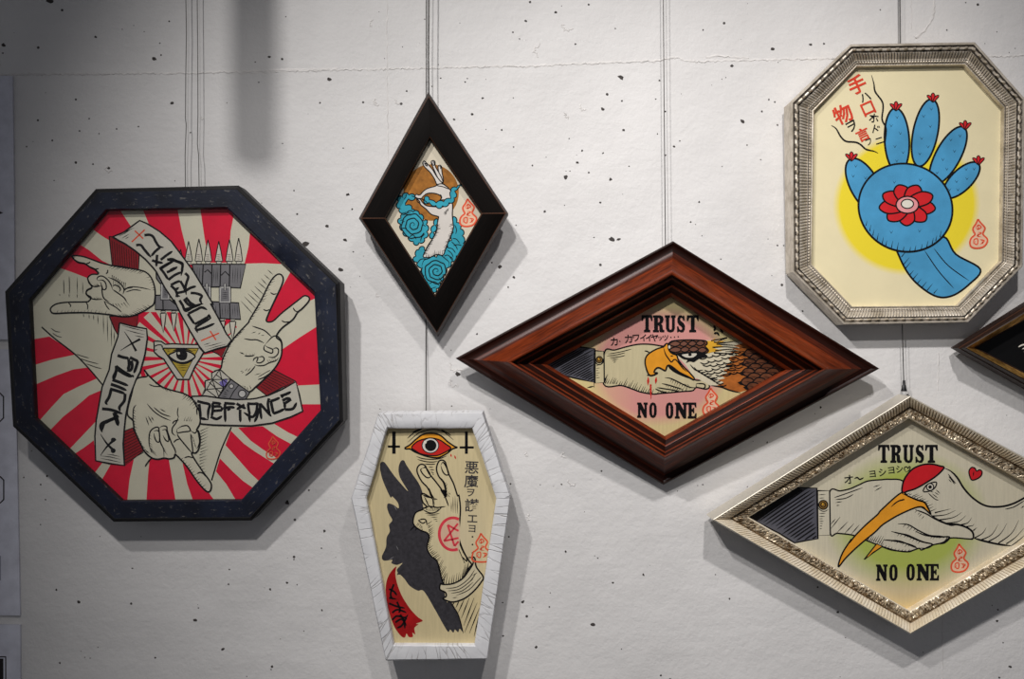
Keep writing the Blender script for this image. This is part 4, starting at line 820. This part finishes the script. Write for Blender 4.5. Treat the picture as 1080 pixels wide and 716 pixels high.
for x, y, w in ((160, 447, 40), (225, 447, 28), (290, 445, 30), (350, 442, 30), (165, 492, 45), (235, 490, 32), (300, 488, 34), (365, 495, 32)):
    p.fill(flat('feather sheen', (116, 76, 60), .5, .25, var=.2) if 'feather sheen' not in bpy.data.materials else bpy.data.materials['feather sheen'], q('P', f'{x-w} {y-4} {x} {y-20} {x+w} {y} {x} {y+20} {x-w} {y+10}'), edge=.85)
p.fill(INK, q('P', '170 520 240 510 330 510 385 525 400 545 340 560 300 585 270 580 240 590 250 570 215 560'))
p.fill(FROST, q('P', '205 530 250 520 320 518 315 540 280 555 235 552'), edge=.6); p.disc(INK, 690+270/7.16, 300+530/7.16, 1.9, 1.5); p.line(q('P', '215 535 250 548 300 548'), .5, mat=FROST)
p.fill(ORANGE, q('e2', '480 125 500 95 530 90 540 160 580 210 640 235 660 290 720 370 800 450 860 520 850 540 780 500 680 450 600 390 550 360 520 370 500 425 470 415 420 390 380 400 355 450 400 455 340 485 295 480 265 420 245 340 250 270 290 215 380 160'), edge=1.15)
p.fill(INK, q('e2', '525 365 580 375 640 410 700 465 650 460 590 420'))
p.lines('e2', '475 135 500 220 540 280 575 320 605 290 640 300 720 400 770 440;560 245 600 242;265 485 300 480', 1.0)
p.disc(FROST, 660+548/11.93, 355+130/11.93, 1.2, 1.8)
p.lines('Q', '385 125 382 185;445 125 440 175', 1.7, mat=EYERED); p.lines('Q', '402 180 405 290', 1.2, taper='e', mat=EYERED)
slabword(p, 'TRUST', boxes('e1', [(82, 215), (222, 368), (372, 508), (522, 632), (650, 795)], 88, 300))
slabword(p, 'NO', boxes('Q', [(300, 380), (388, 452)], 318, 432)); slabword(p, 'ONE', boxes('Q', [(512, 578), (585, 680), (682, 755)], 318, 438))
for ch, x, y, sz in zip('カカワイイヤッツ', (557, 665, 722, 775, 818, 862, 905, 945), (430, 410, 403, 402, 402, 402, 406, 402), (8.5, 8.5, 7, 7, 7, 8, 4.5, 6)):
    p.glyph(ch, 570+x/7.16, 300+y/7.16, sz, -.08, 1, None, .012)
for x, y in ((600, 428), (985, 398), (1012, 396), (1040, 393)): p.disc(INK, 570+x/7.16, 300+y/7.16, .65)
p.lines('P', '448 310 460 330 450 350;465 300 500 310 520 300;500 320 505 345 520 365;450 370 475 365 490 385', 1.5)
seal(p, 749.9, 423.6, 28.5, True)
p.done(); slab('backing_board', grow(BRN_I, 1.1), 6, 11, M_BACK, R_BRN)

# ---- silver diamond: hand and crane
p = Picture(R_SLD, grow(SLD_I, 1.04), 14, paper('crane plywood', (202, 194, 170), [(955, 548, 86, 74, (164, 178, 70), .9, .35), (960, 655, 150, 62, (222, 190, 116), .75, .8)], grain=1, c0=R_SLD.location))
CRN = paper('crane drawn white', (200, 193, 172), grain=1, c0=R_SLD.location)
p.fill(CRN, q('Y1', '680 280 760 270 830 255 900 225 970 195 1074 185')+q('Y2', '60 182 160 195 260 300 400 400 500 520 570 525 640 545 685 580 688 630 650 632 520 625 460 660 380 680 300 716')+q('Y3', '640 130 560 155 480 150 400 130 330 105 240 70')+q('Y1', '950 640 860 605 740 590 685 588'), edge=1.15)
p.fill(SLATE, q('Y1', '440 245 583 248 592 632 500 645 415 662 300 590 60 468 240 360'), False, edge=1.15)
p.hatch(q('Y1', '445 252 578 254 586 626 500 640 418 656 300 585 75 470 240 366'), -.60, 3.6, 1.15)
p.fill(INK, q('Y1', '440 245 480 262 300 380 130 500 60 468 240 360'), False)
p.fill(CRN, q('Y1', '588 268 680 268 686 603 592 607'), False, edge=1.1); p.disc(BTN, 780+632/7.16, 480+375/7.16, 4.7, edge=.9)
p.line([(780+632/7.16+2.6*math.cos(a*.7), 480+375/7.16+2.6*math.sin(a*.7)) for a in range(10)], .7, True, ''); p.disc(GOLDY, 780+628/7.16, 480+368/7.16, .9)
p.lines('Y1', '592 300 650 296;600 325 640 322;600 440 650 440;600 462 645 462;602 480 630 480;602 498 635 498;605 515 630 515;605 535 625 535;605 555 622 555;590 390 610 415 640 425 670 410', .6)
p.lines('Y1', '715 320 790 295 930 245;725 335 800 325 860 295;725 358 775 350;730 380 755 378;690 520 725 480;690 555 760 465;730 590 820 500;790 595 865 515;840 600 905 525;1010 240 1060 225;1020 270 1074 240', .75)
p.lines('Y3', '425 68 500 78 580 110 630 130;240 70 330 105 420 140 500 152 570 155 630 130;470 10 560 40 660 80 740 100 700 128 640 128;610 0 680 30 780 45 870 45 830 90 760 98', 1.1)
for t, s, n in (('Y3', '430 68 500 78 580 110', 7), ('Y3', '480 15 560 40 660 80', 8), ('Y2', '170 520 260 560 360 605', 8), ('Y2', '370 610 440 612 510 618', 6), ('Y3', '340 108 420 138 500 150 600 150', 10), ('Y2', '250 410 330 470', 4)):
    p.ticks(q(t, s), -2.2, 2.6, n, .6) if n != 10 else p.ticks(q(t, s), 2, -2.6, n, .6)
p.lines('Y2', '120 518 200 525 280 570 360 605 440 612 520 622;70 575 130 590 200 605 300 650 380 670;10 640 80 645 180 665 260 690;250 410 330 440 400 480 480 520', 1.05)
p.ticks(q('Y1', '960 640 1040 660 1074 680'), 4, -7, 8, .75)
# crane: neck, head, crown, beak
p.fill(CRN, q('Y2', '150 280 200 260 320 200 465 95 520 120 570 170 620 250 690 325 780 380 880 390 980 370 1080 320 1300 200 1300 500 1080 620 980 685 860 670 740 640 690 620 685 580 640 545 560 525 490 520 430 490 380 455 340 380 280 340'))
p.lines('Y2', '465 95 520 120 570 170 620 250 690 325 780 380 880 390 980 370 1080 320 1200 240', 1.5, taper='s'); p.lines('Y2', '690 625 780 650 880 672 980 685;370 450 430 490 500 520 570 523 640 545 685 580 690 625 650 632', 1.5)
p.lines('Y2', '930 408 1000 390 1080 340;1050 400 1080 380', .8)
p.lines('Y2', '400 435 460 420 520 405;380 460 480 450 560 415;430 490 540 470 605 430;480 515 580 500 635 455;600 525 650 510 680 470;640 540 690 530 695 515;690 570 720 545;700 625 760 590 790 545;750 640 830 600 880 520;800 655 890 600 945 515;880 665 980 590 1035 490;940 670 1010 620 1074 550;980 685 1050 630 1080 600', 1.1, taper='E')
p.lines('Y2', '500 140 530 180 560 215;505 160 530 190 550 220;505 180 525 205;400 280 430 300;380 290 425 325;350 285 400 330 430 340;410 260 440 290;360 270 390 280', .75)
p.ticks(q('Y2', '180 290 250 320 320 355 345 400 370 430'), 5, -2.2, 12, .75)
p.fill(CROWN, q('Y2', '155 280 160 210 190 150 240 100 310 72 380 68 440 82 470 95 420 150 340 205 260 250 200 270'), edge=1.3)
p.fill(CRN, q('Y2', '315 275 330 235 370 210 412 205 405 240 370 268'), edge=1.0); p.disc(FROST, 930+365/7.16, 480+240/7.16, 3.8, edge=.9); p.disc(INK, 930+365/7.16, 480+240/7.16, 1.9)
p.fill(ORANGE, q('Y2', '145 285 200 310 260 335 320 355 345 390 370 445 330 410 290 390 230 405 130 450 60 490 0 530')+q('Y3', '310 5 230 70 150 140 80 210 32 270 40 220 70 150 130 60')+q('Y1', '830 660 880 600 960 520 1040 450')+q('Y2', '0 410'), edge=1.2)
p.lines('Y2', '70 390 120 350 170 335 130 340;230 405 290 388 330 400', 1.0); p.lines('Y2', '145 285 260 335 320 355 345 390 375 450', 1.4)
p.fill(ORANGE, q('Y3', '320 95 225 215 290 165 360 118'), False, edge=1.0)
p.fill(CROWN, q('Y2', '680 187 662 150 660 115 680 92 705 100 715 120 740 110 757 125 750 155 720 178'), edge=1.0); p.line(q('Y2', '695 120 690 160'), .8)
slabword(p, 'TRUST', boxes('Y4', [(276, 346), (352, 425), (430, 500), (508, 568), (572, 650)], 352, 466))
slabword(p, 'NO', boxes('Y3', [(314, 402), (410, 482)], 252, 376)); slabword(p, 'ONE', boxes('Y3', [(540, 612), (620, 722), (720, 796)], 248, 374))
for ch, x, y, sz in zip('オヨシヨシ', (90, 240, 303, 358, 410), (570, 536, 525, 513, 505), (9.5, 7, 8, 7, 7.5)): p.glyph(ch, 880+x/5.967, 410+y/5.967, sz, -.12, 1, None, .015)
p.lines('Y4', '125 565 145 558 160 570 185 558', 1.1); p.lines('Y4', '452 525 440 505 445 492 458 492 463 502 472 488 478 495 470 512 452 525', .8)
seal(p, 1012, 588.4, 29.5, True)
p.done(); slab('backing_board', grow(SLD_I, 1.1), 6, 13, M_BACK, R_SLD)

# ---- silver octagon: plain blue cactus with a red bloom
p = Picture(R_SLO, grow(SLO_I, 1.03), 12, paper('bare cream board', (230, 218, 178), [(967, 212, 77, 74, (236, 214, 52), 1.0, .10)], c0=R_SLO.location, var=.03))
def paddle(x, y, rx, ry, rot, n=22):
    pts = [(x+rx*math.cos(a)*math.cos(rot)-ry*math.sin(a)*math.sin(rot), y+rx*math.cos(a)*math.sin(rot)+ry*math.sin(a)*math.cos(rot)) for a in [2*math.pi*k/n for k in range(n)]]
    p.fill(CBLUE, pts, edge=1.5)
    for dx, dy in ((-.4, -.45), (.3, -.2), (-.2, .2), (.45, .4), (.1, -.7), (-.1, .65)):
        u, v = dx*rx, dy*ry; X, Y = x+u*math.cos(rot)-v*math.sin(rot), y+u*math.sin(rot)+v*math.cos(rot)
        p.line([(X-1.6, Y-2), (X, Y+.6), (X+1.6, Y-2)], .7, False)
p.fill(CBLUE, [(944, 250), (975, 258), (996, 250), (1008, 268), (1034, 284), (1022, 300), (1004, 312), (986, 312), (964, 296), (950, 274)], edge=1.5)
p.ticks([(948, 262), (956, 284), (972, 302), (988, 311)], 5, -6, 10, .8); p.lines('', '985 262 1000 280 1022 296;975 264 990 286 1006 304', .8)
paddle(912, 196, 15, 32, -.5); paddle(946, 148, 13, 34, -.05); paddle(976, 140, 13, 36, .2); paddle(1000, 164, 13, 34, .5); paddle(1014, 190, 11, 25, .8)

for x, y in ((898, 166), (945, 113), (984, 104), (1018, 133), (1032, 170)):
    for a in (-.9, 0, .9): p.fill(CHAIR_RED, [(x, y+4), (x+5*math.sin(a)-2, y-3*math.cos(a)), (x+7*math.sin(a), y-6*math.cos(a)), (x+5*math.sin(a)+2, y-3*math.cos(a))], edge=.7)

paddle(955, 219, 50, 46, .35, 30)
p.ticks([(912, 236), (926, 254), (950, 264), (975, 262), (994, 248)], 1.2, -6, 16, .8)
for k in range(9):
    a = 2*math.pi*k/9+.2; c, s_ = math.cos(a), math.sin(a)
    p.fill(CHAIR_RED, [(957+4*c-5*s_, 216+4*s_+5*c), (957+21*c-8*s_, 216+16*s_+7*c), (957+30*c, 216+22*s_), (957+21*c+8*s_, 216+16*s_-7*c), (957+4*c+5*s_, 216+4*s_-5*c)], edge=1.2)
p.disc(PINK, 957, 216, 12, 9, edge=1.1); p.disc(WHITEP, 957, 215, 6.5, 4.8, edge=.9)
for ch, x, y, sz, rot, col in (('手', 243, 137, 19, -.42, TXTRED), ('ハ', 305, 232, 11, -.4, None), ('口', 327, 318, 14, -.42, TXTRED), ('ホ', 370, 390, 10, .1, None), ('ド', 388, 475, 9, .25, None), ('ニ', 412, 560, 8.5, -.3, None),
        ('物', 135, 360, 20, -.45, TXTRED), ('ヲ', 205, 450, 11, -.5, None), ('言', 287, 513, 14, -.45, TXTRED), ('フ', 333, 570, 6.5, -.4, None)):
    p.glyph(ch, 870+x/7.16, 70+y/7.16, sz, rot, 1, col, .022 if col else .012)
p.lines('X7', '352 65 370 130 380 190 430 260 440 310 432 400 462 470 455 580 470 672;48 445 85 470 120 530 160 565 230 572 270 590 310 625 370 640 402 655', 1.2)
seal(p, 1032, 246.4, 30.5)
p.done(); slab('backing_board', grow(SLO_I, 1.06), 6, 11, M_BACK, R_SLO)

# ---- gilt-slipped diamond at the right edge
p = Picture(R_GLD, grow(GLD_I, 1.05), 10, flat('black lacquer board', (10, 10, 11), .5, .2))
p.lines('', '1074 366 1079 363.5 1090 362;1078 368 1086 366 1100 367;1080 371 1092 375', 1.0, mat=WHITEP)
p.fill(FROST, q('', '1084 364 1140 340 1226 320 1320 345 1360 366 1320 390 1226 410 1140 392'), edge=1)
p.done(); slab('backing_board', grow(GLD_I, 1.1), 4, 9, M_BACK, R_GLD)

# ---------------------------------------------------------------- wires, sheets, added shadow rod
lean(None)
def wire(pts, hs, label, r=.55, ferrule=None):
    """a steel picture wire; pts in photo pixels, hs the height off the wall at each point"""
    root_loc = W(pts[-1][0], pts[-1][1], hs[-1])
    cu = bpy.data.curves.new('w', 'CURVE'); cu.dimensions = '3D'; cu.bevel_depth = r*S; cu.bevel_resolution = 2; cu.use_fill_caps = True
    sp = cu.splines.new('POLY'); sp.points.add(len(pts)-1)
    for p, (x, y), h in zip(sp.points, pts, hs): p.co = tuple(W(x, y, h)-root_loc)+(1,)
    tmp = bpy.data.objects.new('w', cu); COL.objects.link(tmp)
    bpy.context.view_layer.update()
    me = bpy.data.meshes.new_from_object(tmp.evaluated_get(bpy.context.evaluated_depsgraph_get()))
    bpy.data.objects.remove(tmp); me.name = 'hanging_wire'
    for p in me.polygons: p.use_smooth = True
    me.materials.clear()
    o = link('hanging_wire', me, [M_STEEL]); o.location = root_loc
    tag(o, label, 'wire', 'picture wires')
    if ferrule:
        bm = bmesh.new(); prof = [(0, 1.3), (1.2, 1.4), (5, 1.7), (5.4, 2.1), (8.5, 2.5), (11, 3.3), (11.6, 3.2)]; rows = []
        for dy, rr in prof:
            c = W(ferrule[0], ferrule[1]+dy, ferrule[2])
            rows.append([bm.verts.new(c+Vector((math.cos(a)*rr*S, math.sin(a)*rr*S*.8, 0))) for a in [2*math.pi*k/14 for k in range(14)]])
        for u, v in zip(rows, rows[1:]):
            for k in range(14): bm.faces.new((u[k], u[(k+1) % 14], v[(k+1) % 14], v[k]))
        bm.faces.new(rows[0][::-1]); bm.faces.new(rows[-1])
        bmesh.ops.recalc_face_normals(bm, faces=bm.faces)
        me = bpy.data.meshes.new('ferrule'); bm.to_mesh(me); bm.free()
        for p in me.polygons: p.use_smooth = True
        f = link('ferrule', me, [M_FERR], o); tag(f, 'black tapered ferrule on the wire end')
        f.parent = o
    return o
def wob(x0, y0, x1, y1, n, j):
    return [(x0+(x1-x0)*k/n+(random.uniform(-j, j) if 0 < k < n else 0), y0+(y1-y0)*k/n) for k in range(n+1)]
wire(wob(196, -500, 196, 0, 2, 0)[:-1]+[(196, 0), (196.6, 35), (195.9, 80), (195.6, 125), (196.4, 132), (195.2, 165), (195.6, 196), (195.8, 360)], [14]*10, 'left wire of the two above the navy octagon frame', r=.42)
wire([(208, -500), (208, 0), (208.6, 60), (208.8, 120), (208.2, 152), (209.6, 165), (210, 197), (210, 360)], [14]*8, 'right wire of the two above the navy octagon frame', r=.42)
wire([(452.4, -500), (452.6, 0), (452, 60), (452.4, 98), (452.6, 224)], [20]*5, 'wire above the small black diamond frame', r=.7)
wire([(449.5, -500), (449.5, 120), (449.2, 350), (449.3, 436), (449.3, 520)], [4, 4, 3, 9, 11], 'wire above the white coffin-shaped frame', r=.5)
wire([(699.5, -500), (699.6, 0), (700.5, 120), (701.8, 255), (702.5, 420)], [13]*5, 'wire above the mahogany diamond frame', r=.5)
wire([(949, -500), (949.2, 0), (949.6, 47)], [9]*3, 'wire above the silver octagon frame', r=.75)
wire([(951.5, 338), (952, 360), (953.2, 402)], [12]*3, 'wire from the silver octagon frame down to the silver diamond frame', r=.55, ferrule=(953.4, 401, 12))

M_PAPER = flat('cool white card', (214, 215, 226), .7, .2)
M_INK2 = flat('printed dark line', (44, 40, 42), .6, .2)
M_GREY2 = flat('printed pale grey', (150, 152, 164), .6, .2)
def sheet(poly, label, lines=(), fills=(), h=3.0):
    c = centroid(poly); loc = W(c[0], c[1], 0); o = None
    bm = bmesh.new()
    lo = [bm.verts.new(W(x, y, .4, h)) for x, y in poly]; hi = [bm.verts.new(W(x, y, h)) for x, y in poly]
    bm.faces.new(hi); bm.faces.new(lo[::-1]); n = len(poly)
    for i in range(n): bm.faces.new((lo[i], lo[(i+1) % n], hi[(i+1) % n], hi[i]))
    for k, (mi, p) in enumerate(fills): bm.faces.new([bm.verts.new(W(x, y, h+.03*(k+1))) for x, y in p]).material_index = mi
    bmesh.ops.recalc_face_normals(bm, faces=bm.faces)
    me = bpy.data.meshes.new('printed_sheet'); bm.to_mesh(me); bm.free()
    me.transform(__import__('mathutils').Matrix.Translation(-loc))
    o = link('printed_sheet', me, [M_PAPER, M_INK2, M_GREY2]); o.location = loc
    return tag(o, label, 'poster', 'printed sheets on the left of the wall')
def hexring(x, y0, y1, wd, bev):
    out = [(-60, y0), (x-bev, y0), (x, y0+bev), (x, y1-bev), (x-bev, y1), (-60, y1)]
    inn = [(-60, y0+wd), (x-bev-wd*.4, y0+wd), (x-wd, y0+bev+wd*.4), (x-wd, y1-bev-wd*.4), (x-bev-wd*.4, y1-wd), (-60, y1-wd)]
    return [(1, out), (0, inn)]
sheet([(-150, 80), (12.8, 80), (14.6, 200), (15.6, 358), (-150, 357)], 'upper blank white sheet, left of the navy octagon frame', fills=[(1, [(-4, 221), (3.4, 224.5), (-4, 227)])])
sheet([(-150, 366), (15.8, 368.5), (21, 649), (-150, 647)], 'tall white sheet with two outlined shapes below left of the navy octagon frame', fills=hexring(4.4, 413, 446, 1.4, 5)+hexring(4.6, 502, 531, 1.4, 4)+[(2, [(-40, 586), (.8, 586), (.8, 612), (-40, 612)])])
sheet([(-150, 657), (21.2, 659), (21.8, 900), (-150, 900)], 'lowest white sheet with a black printed rectangle in the bottom left corner', fills=[(1, [(-60, 692), (6.6, 692), (6.8, 760), (-60, 760)]), (0, [(-60, 693.3), (5.4, 693.3), (5.5, 760), (-60, 760)]), (1, [(-60, 694.4), (3.6, 694.4), (3.8, 760), (-60, 760)])])
# added unseen rod above the view; the left spot throws its soft wall shadow
def add_shadow_rod(x, y, z):
    o = empty('unseen_shadow_rod', (x, y, z), 'slim dark rod added above the navy octagon frame to cast a soft shadow', 'shadow rod')
    def lathe(name, prof, mat):
        bm = bmesh.new(); rows = []
        for zz, r in prof: rows.append([bm.verts.new((x+math.cos(a)*r, y+math.sin(a)*r, z+zz)) for a in [2*math.pi*k/20 for k in range(20)]])
        for u, v in zip(rows, rows[1:]):
            for k in range(20): bm.faces.new((u[k], u[(k+1) % 20], v[(k+1) % 20], v[k]))
        bm.faces.new(rows[0][::-1]); bm.faces.new(rows[-1]); bmesh.ops.recalc_face_normals(bm, faces=bm.faces)
        me = bpy.data.meshes.new(name); bm.to_mesh(me); bm.free(); link(name, me, [mat], o)
    lathe('rod_body', [(0, .013), (.004, .019), (.05, .02), (.36, .019), (.375, .012), (.38, .006)], M_FERR)
    lathe('rod_cord', [(.38, .004), (2.9-z, .004)], M_FERR)
add_shadow_rod(-.43, -.45, 2.06)
